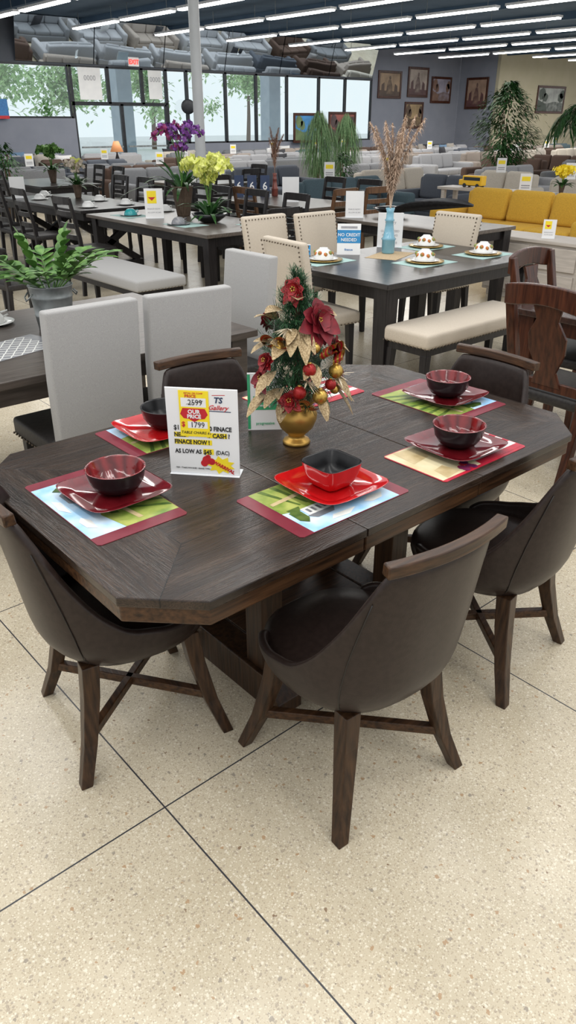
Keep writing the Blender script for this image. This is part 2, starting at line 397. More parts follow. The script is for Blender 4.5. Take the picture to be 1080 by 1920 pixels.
def ribbed():
    m=bpy.data.materials.new('ribbed_wine_glaze');m.use_nodes=True;nt=m.node_tree;N=nt.nodes;L=nt.links.new;b=N['Principled BSDF']
    tc=N.new('ShaderNodeTexCoord');sp=N.new('ShaderNodeSeparateXYZ');L(tc.outputs['Object'],sp.inputs[0])
    an=math_(nt,'ARCTAN2',sp.outputs[1],sp.outputs[0]);nz=N.new('ShaderNodeTexNoise');nz.inputs['Scale'].default_value=22;L(tc.outputs['Object'],nz.inputs['Vector'])
    s_=math_(nt,'SINE',math_(nt,'MULTIPLY_ADD',nz.outputs['Fac'],7,math_(nt,'MULTIPLY',an,11)))
    f=math_(nt,'MULTIPLY_ADD',s_,.5,.5);col=mixc(nt,f,(.10,.004,.006),(.22,.014,.016));L(col,b.inputs['Base Color'])
    b.inputs['Roughness'].default_value=.12;b.inputs['Coat Weight'].default_value=.6
    bp=N.new('ShaderNodeBump');bp.inputs['Strength'].default_value=.35;bp.inputs['Distance'].default_value=.003;L(f,bp.inputs['Height']);L(bp.outputs[0],b.inputs['Normal']);return m
wi=ribbed()
ZP=.7632
for x,y,m,lb,kb in((.865,1.745,wine,0,0),(1.36,1.375,scar,1,1),(1.865,1.32,wine,0,0),(2.235,1.655,wine,0,0),(1.225,2.08,scar,1,2)):
    plate(x,y,ZP,rad(U(-4,4)),m,('glossy scarlet square plate on a vineyard placemat' if lb else 'glossy wine-red square plate on a placemat'))
    zb=ZP+.0085
    if kb==0: bowl(x+.01,y,zb,wi,blk,'round black bowl with wine-red inside on square plate')
    elif kb==1: bowl(x,y,zb,blk,scar,'square scarlet bowl with black inside on square plate',True,1.08)
    else: bowl(x+.03,y-.0,zb,blk,blk,'black bowl on scarlet square plate')
# ---------------------------------------------------------------- signs
paper=mat('white_paper',(.86,.86,.85),(.80,.80,.80),4,.4)
acr=mat('clear_acrylic',(.8,.82,.84),(.86,.87,.88),4,.08,coat=.5)
inkb=mat('black_ink',(.02,.02,.022));inkr=mat('red_ink',(.60,.02,.03),(.5,.015,.02));inky=mat('yellow_ink',(.95,.75,.03),(.9,.7,.02))
inkB=mat('blue_ink',(.03,.16,.42),(.04,.22,.5));inkg=mat('green_ink',(.03,.35,.14),(.05,.42,.2));inkn=mat('grey_ink',(.3,.3,.32),(.36,.36,.38))
navyi=mat('navy_ink',(.012,.03,.09),(.015,.04,.11))
tr=mat('light_blue_ink',(.03,.26,.55),(.02,.22,.48))
sg=thing('price_sign','white acrylic price sign with yellow tag and finance lettering','sign',(1.14,1.69,.76),rad(-49))
W_,H_=.213,.268
g=G();g.box((0,0,H_/2+.003),(W_,.003,H_));g.box((0,.02,.0015),(W_,.06,.003));g.obj('holder',acr,sg,bevel=.0008)
g=G();g.box((0,-.0022,H_/2+.004),(W_-.004,.001,H_-.006));g.obj('paper',paper,sg)
def flat(pts,m,par,y,name='print'):
    g=G();g.add([(x,y,z) for x,z in pts],[tuple(range(len(pts)))]);return g.obj(name,m,par)
def rc(x0,z0,x1,z1): return[(x0,z0),(x1,z0),(x1,z1),(x0,z1)]
yy=-.0034
flat(rc(-.087,.098,.026,.114),inky,sg,yy,'highlight');flat(rc(.012,.121,.072,.137),inky,sg,yy,'highlight');flat(rc(-.002,.068,.030,.086),inky,sg,yy,'highlight');flat(rc(-.087,.1205,-.044,.136),inky,sg,yy,'highlight')
for t,x,z,s_,m,bd in(('$1',-.087,.143,.021,inkb,.0004),('00 FINACE',.012,.144,.0190,inkb,.0006),('NEED',-.087,.122,.0185,inkb,.0005),('Y CASH ?',.014,.122,.0195,inkb,.0006),('FINACE NOW !',-.087,.100,.0185,inkb,.0006),
    ('AS LOW AS',-.087,.070,.0185,inkb,.0005),('$45',-.001,.069,.0195,inkb,.0006),('(DAC)',.036,.070,.018,inkb,.0002),
    ('ITEM : 7TA60S HWH BASE / GRAND TYPEC',-.088,.020,.0066,inkb,0)):
    text(t,s_,m,sg,(x,yy-.0006,z),bold=bd,sx=.84)
text('TS',.024,navyi,sg,(.036,yy-.0008,.230),bold=.0006,shear=.2)
text('Gallery',.020,inkr,sg,(.018,yy-.0008,.209),shear=.45,bold=.0002)
flat([(.016,.2035),(.085,.2025),(.087,.205),(.016,.2058)],navyi,sg,yy-.0002,'underline');flat([(.032,.251),(.070,.253),(.070,.2548),(.032,.2528)],inkr,sg,yy-.0002,'underline')
pt=bpy.data.objects.new('price_tag',None);COL.objects.link(pt);pt.parent=sg;pt.location=(.002,0,.002)
g=G();g.box((-.024,-.0042,.192),(.088,.0008,.140));g.obj('tag_card',inky,pt)
flat(rc(-.062,.213,.012,.240),paper,pt,-.0048);flat(rc(-.045,.148,.014,.169),paper,pt,-.0048)
text('RETAIL OR COMP',.007,inkr,pt,(-.024,-.0052,.252),align='CENTER');text('PRICE',.013,inkr,pt,(-.050,-.0052,.241),align='LEFT',bold=.0002)
text('2599',.024,inkb,pt,(-.020,-.0054,.219),align='CENTER',sx=.9)
g=G();g.beam((-.046,-.0056,.221),(.004,-.0056,.233),.0008,.0008);g.obj('strike',inkb,pt)
flat([(-.066,.191),(-.058,.209),(.008,.209),(.016,.191),(.006,.178),(-.010,.176),(-.025,.167),(-.040,.176),(-.056,.178)],inkr,pt,-.005)
text('OUR',.017,paper,pt,(-.025,-.0056,.193),align='CENTER',bold=.0006);text('PRICE',.016,paper,pt,(-.025,-.0056,.179),align='CENTER',bold=.0006)
text('$',.021,inkr,pt,(-.064,-.0054,.153),bold=.0005);text('1799',.024,inkb,pt,(-.016,-.0054,.151),align='CENTER',sx=.9)
text('TABLE CHAIRS 6',.0115,inkb,pt,(-.024,-.0054,.131),align='CENTER',shear=.2)
bc=(.050,.036);flat([(bc[0]+(.040 if i%2 else .027)*math.cos(i*math.pi/9)*1.1,bc[1]+(.030 if i%2 else .019)*math.sin(i*math.pi/9)) for i in range(18)],inky,sg,yy-.0002,'burst')
g=G()
for x,z,r in((.008,.050,.014),(.022,.046,.011),(.000,.040,.011),(.012,.060,.008)): g.add([(x+r*math.cos(t),yy-.0004-.00005*x,z+r*math.sin(t)) for t in[k*math.pi/8 for k in range(16)]],[tuple(range(16))])
g.obj('thumb_print',inkr,sg)
t=text('NEWARRIVAL',.0150,inkr,sg,(.010,yy-.0012,.050),bold=.0007,sx=.95);t.rotation_euler=(rad(90),rad(28),0)
def tent(loc,rz,w,h,label,lines,bg=paper,bar=None,grp=None,name='tent_card'):
    e=thing(name,label,'sign',loc,rz,grp)
    g=G();t=.0025;k=.22
    g.sect([[(-w/2,-k*h/2-t,0),(w/2,-k*h/2-t,0),(w/2,-k*h/2,0),(-w/2,-k*h/2,0)],[(-w/2,-t,h),(w/2,-t,h),(w/2,0,h),(-w/2,0,h)]])
    g.sect([[(-w/2,k*h/2,0),(w/2,k*h/2,0),(w/2,k*h/2+t,0),(-w/2,k*h/2+t,0)],[(-w/2,0,h),(w/2,0,h),(w/2,t,h),(-w/2,t,h)]])
    g.obj('card',bg,e)
    th=math.atan2(k*h/2,h)
    def yz(z):return -k*h/2*(1-z/h)-t-.0012
    if bar:
        for x0,z0,x1,z1,m in bar:
            g=G();g.add([(x0*w,yz(z0*h),z0*h),(x1*w,yz(z0*h),z0*h),(x1*w,yz(z1*h),z1*h),(x0*w,yz(z1*h),z1*h)],[(0,1,2,3)]);g.obj('print',m,e)
    for tx,x,z,s_,m in lines: 
        text(tx,s_*h,m,e,(x*w,yz(z*h)-.0012,z*h),rot=(rad(90)-th,0,0),align='CENTER',bold=.012*s_*h)
    return e
tent((1.525,1.875,.76),rad(-38),.118,.195,'white and green folded leaflet card behind the price sign',
  [('Obtain',-.0,.82,.10,inkg),('$5,0..',0,.70,.12,inkg),('Instant',0,.50,.07,paper),('leasing',0,.42,.07,paper),('progressive',0,.10,.07,inkg)],
  bar=[(-.5,.02,-.42,.98,inkg),(-.34,.36,.34,.60,inkg)])
# ---------------------------------------------------------------- christmas arrangement
goldm=mat('gold_paint',(.58,.35,.09),(.44,.26,.06),12,.38,.8)
goldl=mat('gold_glitter',(.46,.35,.20),(.22,.15,.07),180,.45,.5,.3)
redg=mat('red_glitter',(.34,.008,.012),(.15,.003,.006),220,.4,.2,.3)
redv=mat('burgundy_velvet',(.13,.003,.010),(.22,.006,.015),40,.6)
pine=mat('pine_green',(.010,.045,.018),(.03,.11,.035),60,.6)
barkm=mat('brown_bark',(.08,.045,.025),(.13,.08,.045),30,.8)
redball=mat('red_ball',(.34,.012,.010),(.24,.008,.008),60,.35,.4);goldball=mat('gold_ball',(.55,.36,.09),(.42,.26,.05),50,.32,.8)
xt=thing('christmas_arrangement','small christmas tree with poinsettias and ornaments in gold urn','christmas tree',(1.515,1.70,.76))
g=G();g.lathe([(.043,0),(.046,.006),(.042,.013),(.029,.019),(.025,.026),(.031,.034),(.053,.056),(.065,.084),(.067,.104),(.058,.124),(.048,.134),(.054,.143),(.066,.149),(.066,.154),(.045,.150),(.001,.145)],40)
g.obj('urn',goldm,xt,smooth=True)
def R3(z,r,t): return Vector((r*math.cos(t),r*math.sin(t),z))
def rx(z): return interp([(.14,.07),(.19,.112),(.27,.12),(.36,.102),(.45,.062),(.53,.012)],z)
g=G();g.tube([(0,0,.12),(0,0,.50)],.008,6);g.obj('trunk',barkm,xt)
g=G()
for i in range(430):
    z=.155+.375*(i/430)**1.05;t=i*2.4;r=rx(z)*U(.6,1.3)
    p0=Vector((0,0,z-.01));p1=R3(z+U(-.03,.03),r,t);d=(p1-p0);Ln=d.length
    d.normalize();a=d.cross(Vector((0,0,1))).normalized();b2=a.cross(d)
    g.leaf(p0,d,Ln,.003,0,n=1,fold=0)
    for k in range(20):
        q=p0+d*Ln*(.30+.70*k/20);an=U(0,6.28);nd=(d*.9+(a*math.cos(an)+b2*math.sin(an))).normalized()
        g.leaf(q,nd,U(.020,.030),.0030,0,n=1,fold=0,prof=lambda t:1-.6*t)
fo=g.obj('foliage',pine,xt,kind='stuff')
def flower(c,n,m,mc,R,name='poinsettia'):
    g=G();c=Vector(c);n=Vector(n).normalized();a=n.cross(Vector((0,0,1)))
    if a.length<.1:a=Vector((1,0,0))
    a.normalize();b2=n.cross(a)
    for ring,(k,rr,el) in enumerate(((7,1,.10),(6,.78,.42),(5,.50,.9))):
        for i in range(k):
            t=2*math.pi*i/k+ring*.5+U(-.2,.2);d=(a*math.cos(t)+b2*math.sin(t)+n*el*U(.6,1.4))
            g.leaf(c+n*.004*ring,d,R*rr*U(.75,1.15),R*.70,0,droop=.22,fold=.3,n=6,up=n)
    for i in range(5):
        t=i*1.26;g.ball(c+n*.014+(a*math.cos(t)+b2*math.sin(t))*.006,.0035,1,6)
    return g.obj(name,[m,mc],xt,smooth=True)
cv=lambda az,z,k=1.05:(rx(z)*k*math.cos(rad(az)),rx(z)*k*math.sin(rad(az)),z)
# the photographed side of the tree faces azimuth -131 degrees
for az,z,m,R in((-84,.415,redv,.082),(-150,.500,redg,.042),(-58,.33,redv,.052),(-182,.30,redg,.04),(-143,.185,redg,.042),(170,.24,redv,.05),(60,.3,redv,.06),(20,.42,redv,.05),(110,.4,redv,.05),(-40,.24,redv,.045)):
    x,y,zz=cv(az,z);flower((x,y,zz),(math.cos(rad(az)),math.sin(rad(az)),.35),m,goldball,R)
for az,z,el,R in((-172,.45,.4,.085),(-120,.40,-.9,.10),(-140,.39,-.5,.085),(-60,.25,-.8,.085),(-168,.27,-.3,.095),(-150,.18,-.9,.06),(-100,.20,-.9,.07),(-60,.20,-.9,.10),(-180,.36,.1,.085),(172,.41,.5,.085),(-130,.47,.5,.055),(-45,.33,-.2,.06),(-163,.22,-.1,.09),(100,.3,0,.08),(30,.25,0,.08),(-55,.44,.1,.055),(-157,.35,0,.08),(-180,.21,-.4,.095),(-112,.30,-.7,.07),(-90,.17,-.8,.06)):
    x,y,zz=cv(az+U(-5,5),z+U(-.012,.012),.98);d=Vector((math.cos(rad(az)),math.sin(rad(az)),el));upv=(math.cos(rad(az))+U(-.3,.3),math.sin(rad(az))+U(-.3,.3),1)
    g=G();g.leaf((x,y,zz),d,R,.042,0,droop=.3,fold=.3,n=6,up=upv);g.leaf((x,y,zz),d+Vector((U(-.6,.6),U(-.6,.6),.3)),R*.8,.032,0,droop=.3,n=6,up=upv)
    g.obj('gold_leaf',goldl,xt,smooth=True)
for az,z,m,r in((-68,.262,goldball,.023),(-115,.285,redball,.021),(-97,.195,goldball,.024),(-160,.345,goldball,.021),(-78,.225,redball,.018),(-128,.215,redball,.021),(-104,.345,goldball,.015),(-62,.20,goldball,.016)):
    x,y,zz=cv(az,z,1.12);g=G();g.ball((x,y,zz),r,0,18);g.lathe([(r*.3,r*.93),(r*.3,r*1.12)],8,1,(x,y,zz));g.obj('ornament',[m,goldm],xt,smooth=True)
rib=mat('ribbon_red',(.36,.008,.015),(.30,.006,.01),60,.4)
for az,z in((-163,.36),(-75,.33),(-112,.165),(-50,.30)):
    x,y,zz=cv(az,z,1.0);o_=Vector((math.cos(rad(az)),math.sin(rad(az)),0));tt=Vector((-o_.y,o_.x,0))
    g=G()
    for sgn in(-1,1):
        for st,(w0,w1,mi) in enumerate(((-.018,-.012,1),(-.012,-.004,0),(-.004,.004,1),(.004,.012,0),(.012,.018,1))):
            vs=[];n=14
            for i in range(n+1):
                t=math.pi*2*i/n*.92;p=Vector((x,y,zz))+tt*sgn*.024*(1-math.cos(t))+Vector((0,0,.016*math.sin(t)))+o_*.018
                for w0_ in(w0,w1): vs.append(p+(o_*.8+Vector((0,0,.5)))*w0_)
            g.add(vs,[(2*i,2*i+1,2*i+3,2*i+2) for i in range(n)],mi)
    g.obj('ribbon',[rib,goldball],xt,smooth=True)
wg=mat('champagne_glitter',(.75,.66,.5),(.6,.5,.35),150,.4,.3)
for az,z in((-118,.25),(-50,.24),(-150,.40)):
    x,y,zz=cv(az,z,1.1);g=G()
    for k in range(13):
        d=Vector((math.cos(rad(az)),math.sin(rad(az)),0))*.8+Vector((U(-1,1),U(-1,1),U(-1,.6)));g.leaf((x,y,zz),d,U(.035,.06),.007,0,n=2)
    g.obj('glitter_sprig',wg,xt)
# ================================================================= generic furniture
bwood=darkwood('black_stained_wood',(.007,.006,.007),(.022,.019,.019),6,(14,14,1),.35)
bwoodX=darkwood('black_stained_top',(.010,.009,.010),(.030,.026,.025),5,(9,1,9),.28,spec=.5)
gwood=darkwood('weathered_grey_wood',(.035,.027,.022),(.085,.068,.057),5,(1,10,10),.33,spec=.45)
gwoodY=darkwood('grey_brown_top',(.07,.058,.048),(.15,.125,.105),5,(10,1,10),.28,spec=.5)
cherry=darkwood('dark_cherry_wood',(.022,.007,.004),(.085,.026,.012),5,(12,12,1),.25)
cherryX=darkwood('cherry_tabletop',(.020,.009,.007),(.05,.022,.015),5,(1,10,10),.22,spec=.5)
bwnw=darkwood('mid_brown_wood',(.07,.035,.017),(.16,.08,.04),5,(12,12,1),.4)
pale=darkwood('whitewash_wood',(.42,.38,.34),(.55,.50,.45),5,(10,1,10),.45)
greyf=mat('grey_linen',(.315,.31,.305),(.385,.38,.372),420,.95,bump=.12,detail=1,sheen=.1)
beigef=mat('beige_linen',(.49,.425,.34),(.57,.50,.41),300,.95,bump=.15,detail=1,sheen=.1)
dkf=mat('charcoal_vinyl',(.018,.016,.016),(.03,.027,.025),60,.5,spec=.3)
nail=mat('dark_nailhead',(.10,.08,.06),(.16,.13,.10),30,.3,.9)
def rbox(c,d,name,m,par,bev=.02,seg=3,smooth=True):
    g=G();g.box(c,d);return g.obj(name,m,par,smooth=smooth,bevel=bev,seg=seg)
def nails(pts,par,r=.006):
    g=G()
    for p in pts: g.ball(p,r,0,6)
    return g.obj('nailhead_trim',nail,par,smooth=True,kind='stuff')
def line(a,b,n): 
    a,b=Vector(a),Vector(b);return[a+(b-a)*i/n for i in range(n+1)]
def parsons(loc,rz,label,grp):
    e=thing('parsons_chair',label,'chair',loc,rz,grp)
    g=G();g.sect([[(-.205,-.235,.40),(.205,-.235,.40),(.205,-.165,.40),(-.205,-.165,.40)],[(-.207,-.25,.75),(.207,-.25,.75),(.207,-.18,.75),(-.207,-.18,.75)],[(-.207,-.275,1.05),(.207,-.275,1.05),(.207,-.21,1.05),(-.207,-.21,1.05)]])
    g.obj('backrest',greyf,e,smooth=True,bevel=.012,seg=3)
    rbox((0,.045,.44),(.44,.42,.09),'seat',dkf,e,.02)
    nails(line((-.221,-.15,.405),(-.221,.25,.405),14)+line((.221,-.15,.405),(.221,.25,.405),14)+line((-.21,.256,.405),(.21,.256,.405),14),e)
    for sx in(-1,1):
        for sy in(-1,1):
            g=G();g.leg([(sx*.18,sy*.19+(.0),.395,.045,.045),(sx*.185,sy*.2,0,.035,.035)]);g.obj('leg',bwood,e,bevel=.002)
    return e
pc=parsons((1.385,3.055,0),rad(0),'tall grey linen parsons chair with dark nailhead seat','grey parsons chairs')
copy(pc,(1.87,3.03,0),rad(-6));copy(pc,(2.47,3.44,0),rad(90))
def rtable(x0,y0,x1,y1,h,top,leg,label,lw=.09,th=.035,trestle=False,ap=.09,name='dining_table'):
    cx,cy=(x0+x1)/2,(y0+y1)/2;sx,sy=(x1-x0)/2,(y1-y0)/2
    e=thing(name,label,'dining table',(cx,cy,0))
    rbox((0,0,h-th/2),(2*sx,2*sy,th),'table_top',top,e,.004,2,False)
    rbox((0,0,h-th-ap/2),(2*sx-.12,2*sy-.12,ap),'apron',leg,e,.003,2,False)
    if trestle:
        for s_ in(-1,1):
            g=G();yo=s_*(sy-.35) if sy>sx else 0;xo=0 if sy>sx else s_*(sx-.35);T=Matrix.Translation((xo,yo,0))@(Matrix.Identity(4) if sy>sx else Matrix.Rotation(rad(90),4,'Z'))
            w=min(sx,sy)-.1;zt=h-th-ap
            g.box((0,0,.04),(2*w,.09,.08),M=T);g.box((0,0,zt-.03),(2*w,.09,.06),M=T)
            g.beam((-w+.05,0,.08),(w-.05,0,zt-.06),.07,.08,M=T);g.beam((w-.05,0,.08),(-w+.05,0,zt-.06),.07,.08,M=T)
            g.obj('trestle',leg,e,bevel=.003)
    else:
        for a in(-1,1):
            for b in(-1,1):
                g=G();g.leg([(a*(sx-.09),b*(sy-.09),0,lw*.85,lw*.85),(a*(sx-.09),b*(sy-.09),h-th,lw,lw)]);g.obj('leg',leg,e,bevel=.003)
    return e
rtable(.35,2.96,2.37,4.20,.76,gwood,gwood,'weathered grey wood dining table with fern bucket on top',.10)
rtable(3.74,3.31,5.52,4.52,.76,bwoodX,bwood,'black wood dining table with blue vase and place settings',.12)
rtable(4.25,6.05,5.35,8.45,.76,gwoodY,bwood,'grey-brown topped dining table with orchids and black base',.10)
rtable(4.36,8.8,5.45,11.2,.76,bwoodX,bwood,'black trestle dining table set with white teacups',.1,trestle=True)
rtable(6.5,7.2,7.6,9.2,.76,gwoodY,bwood,'grey wood dining table with blue cards on top',.09)
rtable(6.15,4.55,7.05,6.3,.76,gwoodY,bwood,'grey topped table with dark legs holding a leaf bowl',.12)
rtable(3.80,.9,5.1,2.42,.76,cherryX,cherry,'dark cherry wood dining table beside walnut table',.10)
rtable(7.6,11.2,9.0,12.6,.76,gwoodY,bwood,'square grey dining table among sofas',.09)
rtable(5.6,12.6,6.7,14.6,.76,bwoodX,bwood,'black dining table beside grey sofas',.09)
def bench(cx,cy,rz,L,W,fab,leg,label,nl=True):
    e=thing('bench',label,'bench',(cx,cy,0),rz)
    rbox((0,0,.435),(L,W,.10),'seat',fab,e,.025,3);rbox((0,0,.36),(L-.05,W-.05,.05),'frame',leg,e,.003,2,False)
    if nl: nails(line((-L/2+.02,-W/2-.001,.392),(L/2-.02,-W/2-.001,.392),int(L/.035))+line((-L/2-.001,-W/2+.02,.392),(-L/2-.001,W/2-.02,.392),int(W/.035)),e)
    for a in(-1,1):
        for b in(-1,1):
            g=G();g.leg([(a*(L/2-.05),b*(W/2-.05),.34,.055,.055),(a*(L/2-.03),b*(W/2-.04),0,.04,.04)]);g.obj('leg',leg,e,bevel=.003)
    return e
bench(4.40,3.17,0,1.25,.40,beigef,bwood,'beige upholstered bench with dark nailheads at black table')
bench(3.57,6.65,rad(90),1.70,.52,greyf,bwood,'grey upholstered bench with black legs beside long table')
def nchair(loc,rz,label,grp):
    e=thing('upholstered_chair',label,'chair',loc,rz,grp)
    g=G();g.sect([[(-.22,-.21,.47),(.22,-.21,.47),(.22,-.14,.47),(-.22,-.14,.47)],[(-.23,-.25,.80),(.23,-.25,.80),(.23,-.18,.80),(-.23,-.18,.80)],[(-.235,-.285,1.0),(.235,-.285,1.0),(.235,-.22,1.0),(-.235,-.22,1.0)]])
    g.obj('backrest',beigef,e,smooth=True,bevel=.02,seg=3)
    rbox((0,.03,.455),(.47,.46,.09),'seat',beigef,e,.025)
    P=[]
    P+=line((-.215,-.222,.50),(-.215,-.262,.80),9)+line((-.215,-.262,.80),(-.22,-.293,.97),6)+line((.215,-.222,.50),(.215,-.262,.80),9)+line((.215,-.262,.80),(.22,-.293,.97),6)+line((-.22,-.293,.975),(.22,-.293,.975),13)
    P+=line((-.215,-.138,.50),(-.215,-.178,.80),9)+line((.215,-.138,.50),(.215,-.178,.80),9)+line((-.215,-.178,.80),(-.22,-.213,.97),6)+line((.215,-.178,.80),(.22,-.213,.97),6)+line((-.22,-.213,.975),(.22,-.213,.975),13)
    P+=line((-.236,-.18,.42),(-.236,.24,.42),13)+line((.236,-.18,.42),(.236,.24,.42),13)+line((-.22,.261,.42),(.22,.261,.42),13)
    nails(P,e,.0065)
    for a in(-1,1):
        for b in(-1,1):
            g=G();g.leg([(a*.19,b*.19,.42,.05,.05),(a*.195,b*.20+(b<0)*-.03,0,.035,.035)]);g.obj('leg',bwood,e,bevel=.002)
    return e
NG='beige nailhead chairs around the black table'
nc=nchair((4.27,4.98,0),rad(180),'beige linen chair with nailhead trim at black table',NG)
copy(nc,(4.76,4.87,0),rad(180));copy(nc,(3.70,3.98,0),rad(-90-6));copy(nc,(5.42,4.25,0),rad(90))
def ladder(loc,rz,label,grp,wood,seat,name='ladderback_chair',h=1.0):
    e=thing(name,label,'chair',loc,rz,grp)
    for sx in(-1,1):
        g=G();g.leg([(sx*.19,-.22,0,.035,.04),(sx*.19,-.19,.44,.04,.04),(sx*.19,-.20,.6,.038,.038),(sx*.19,-.27,h,.035,.03)]);g.obj('back_post',wood,e,bevel=.002)
        g=G();g.leg([(sx*.195,.2,0,.035,.035),(sx*.195,.2,.43,.042,.042)]);g.obj('leg',wood,e,bevel=.002)
    for z in(.60,.72,.84,h-.03):
        y=-.20-(z-.6)*.175;g=G();hh=.075 if z>h-.05 else .05
        g.sect([[(x,y-.012-.02*(1-(x/.19)**2),z-hh/2),(x,y+.01-.02*(1-(x/.19)**2),z-hh/2),(x,y+.01-.02*(1-(x/.19)**2),z+hh/2),(x,y-.012-.02*(1-(x/.19)**2),z+hh/2)] for x in(-.18,-.09,0,.09,.18)])
        g.obj('top_rail' if z>h-.05 else 'slat',wood,e)
    rbox((0,.005,.455),(.43,.43,.055),'seat',seat,e,.015)
    g=G();g.box((0,.2,.40),(.36,.02,.06));g.obj('seat_rail',wood,e)
    return e
LG='black ladderback chairs in the showroom'
lb=ladder((4.0,7.95,0),rad(-90),'black ladderback dining chair with dark seat',LG,bwood,dkf)
copy(lb,(5.6,6.6,0),rad(90));copy(lb,(5.6,7.3,0),rad(90));copy(lb,(5.6,8.0,0),rad(90));copy(lb,(4.75,5.78,0),rad(0))
for x,y,r in((4.1,9.3,-90),(4.1,10.0,-90),(4.1,10.7,-90),(5.75,9.3,90),(5.75,10.0,90),(5.75,10.7,90),(3.3,9.9,-60),(6.95,12.9,90),(6.95,13.6,90),(6.95,14.3,90),(5.4,13.2,-90),(5.4,14.0,-90),(3.0,8.6,-90),(7.85,7.6,90),(7.85,8.3,90),(7.1,9.5,180),(7.6,11.0,0),(8.5,11.0,0),(9.3,11.8,90),(6.25,8.6,-90),(2.6,6.6,-80),(2.5,7.4,-95),(3.2,11.4,-70),(3.9,12.2,-100)):
    copy(lb,(x,y,0),rad(r+U(-6,6)))
bb=ladder((6.75,7.0,0),rad(3),'mid-brown wooden slat-back dining chair','brown slat-back chairs',bwnw,dkf,'slatback_chair')
copy(bb,(7.3,6.95,0),rad(-4));copy(bb,(6.25,7.7,0),rad(-90))
def cherrych(loc,rz):
    e=thing('splat_back_chair','dark cherry wood splat-back dining chair at cherry table','chair',loc,rz,'cherry splat-back chairs')
    for sx in(-1,1):
        g=G();g.leg([(sx*.20,-.27,0,.04,.05),(sx*.21,-.20,.44,.045,.055),(sx*.21,-.21,.62,.05,.05),(sx*.225,-.30,1.0,.05,.035)]);g.obj('back_post',cherry,e,bevel=.006)
        g=G();g.leg([(sx*.21,.2,0,.035,.035),(sx*.21,.2,.43,.05,.05)]);g.obj('leg',cherry,e,bevel=.003)
    g=G();secs=[]
    for i in range(13):
        x=-.24+.48*i/12;y=-.30-.03*(1-(x/.25)**2);zt=1.00+.03*(1-(abs(x)/.25)**2);zb=.92+.015*math.cos(x/.25*math.pi)
        secs.append([(x,y-.015,zb),(x,y+.015,zb),(x,y+.012,zt),(x,y-.02,zt)])
    g.sect(secs);g.obj('crest_rail',cherry,e,smooth='auto',bevel=.006)
    g=G();secs=[]
    for z,w in((.52,.085),(.60,.055),(.70,.10),(.78,.105),(.86,.06),(.93,.08)):
        y=-.205-(z-.5)*.22;secs.append([(-w,y-.01,z),(w,y-.01,z),(w,y+.008,z),(-w,y+.008,z)])
    g.sect(secs);g.obj('splat',cherry,e,bevel=.003)
    g=G();g.box((0,-.205,.52),(.40,.022,.05));g.obj('lower_rail',cherry,e,bevel=.003)
    rbox((0,.005,.455),(.47,.45,.06),'seat',dkf,e,.02)
    g=G();g.box((0,.2,.40),(.38,.022,.06));g.obj('seat_rail',cherry,e)
    return e
cc=cherrych((3.56,1.86,0),rad(-92));copy(cc,(4.20,2.26,0),rad(184));copy(cc,(3.60,1.28,0),rad(-90))
def fab(n,c): return mat(n,c,tuple(x*.82 for x in c),90,.95,bump=.2,detail=2)
F=dict(slate=fab('slate_fabric',(.075,.085,.105)),grey=fab('grey_fabric',(.17,.175,.185)),lgrey=fab('light_grey_fabric',(.33,.33,.34)),cream=fab('cream_fabric',(.52,.47,.40)),
 char=fab('charcoal_fabric',(.035,.037,.042)),teal=fab('teal_grey_fabric',(.07,.11,.13)),yel=fab('mustard_yellow_fabric',(.62,.36,.04)),taupe=fab('taupe_fabric',(.29,.245,.21)),brn=fab('brown_leather',(.07,.04,.028)))
pilm=[fab('white_pillow',(.62,.61,.60)),fab('black_pillow',(.03,.03,.035)),fab('blue_pillow',(.12,.2,.3)),fab('patterned_pillow',(.35,.32,.28))]
placed=[]
def sofa(loc,rz,col,w,label,grp,n=None,pil=0,hb=.85):
    e=thing('sofa' if w>1.3 else 'armchair',label,'sofa' if w>1.3 else 'armchair',loc,rz,grp);m=F[col]
    n=n or max(1,round((w-.4)/.65));D=.92
    rbox((0,0,.20),(w,D,.26),'base',m,e,.03);rbox((0,-D/2+.13,.52),(w-.30,.22,hb-.22),'back_frame',m,e,.05)
    for s_ in(-1,1):
        rbox((s_*(w/2-.10),.02,.36),(.20,D-.04,.54),'armrest',m,e,.06)
        for t in(-1,1):
            g=G();g.leg([(s_*(w/2-.1),t*.38,0,.04,.04),(s_*(w/2-.1),t*.38,.075,.05,.05)]);g.obj('foot',bwood,e)
    cw=(w-.42)/n
    for i in range(n):
        x=-w/2+.21+cw*(i+.5);rbox((x,.10,.40),(cw-.01,.68,.17),'seat_cushion',m,e,.05)
        g=G();g.sect([[(x-cw/2+.01,-.27,.48),(x+cw/2-.01,-.27,.48),(x+cw/2-.01,-.10,.48),(x-cw/2+.01,-.10,.48)],[(x-cw/2+.01,-.33,hb+.03),(x+cw/2-.01,-.33,hb+.03),(x+cw/2-.01,-.20,hb+.03),(x-cw/2+.01,-.20,hb+.03)]]);g.obj('back_cushion',m,e,smooth=True,bevel=.06,seg=3)
    return e
def pillow(x,y,z,rz,m,label):
    g=G();n=8;vs=[];fs=[]
    for s_ in(-1,1):
        for i in range(n+1):
            for j in range(n+1):
                a=i/n*2-1;b=j/n*2-1;k=(1-a*a)*(1-b*b)
                vs.append((a*.23*(1-.06*(1-b*b)),s_*.085*k**.5,b*.23*(1-.06*(1-a*a))))
    N_=(n+1)**2
    for s_ in(0,1):
        for i in range(n):
            for j in range(n): fs.append((s_*N_+i*(n+1)+j,s_*N_+(i+1)*(n+1)+j,s_*N_+(i+1)*(n+1)+j+1,s_*N_+i*(n+1)+j+1))
    g.add(vs,fs);o=g.obj('throw_pillow',m,None,smooth=True,loc=(x,y,z),rz=rz);o.rotation_euler=(rad(-15),0,rz);return tag(o,label,'pillow','throw pillows on sofas')
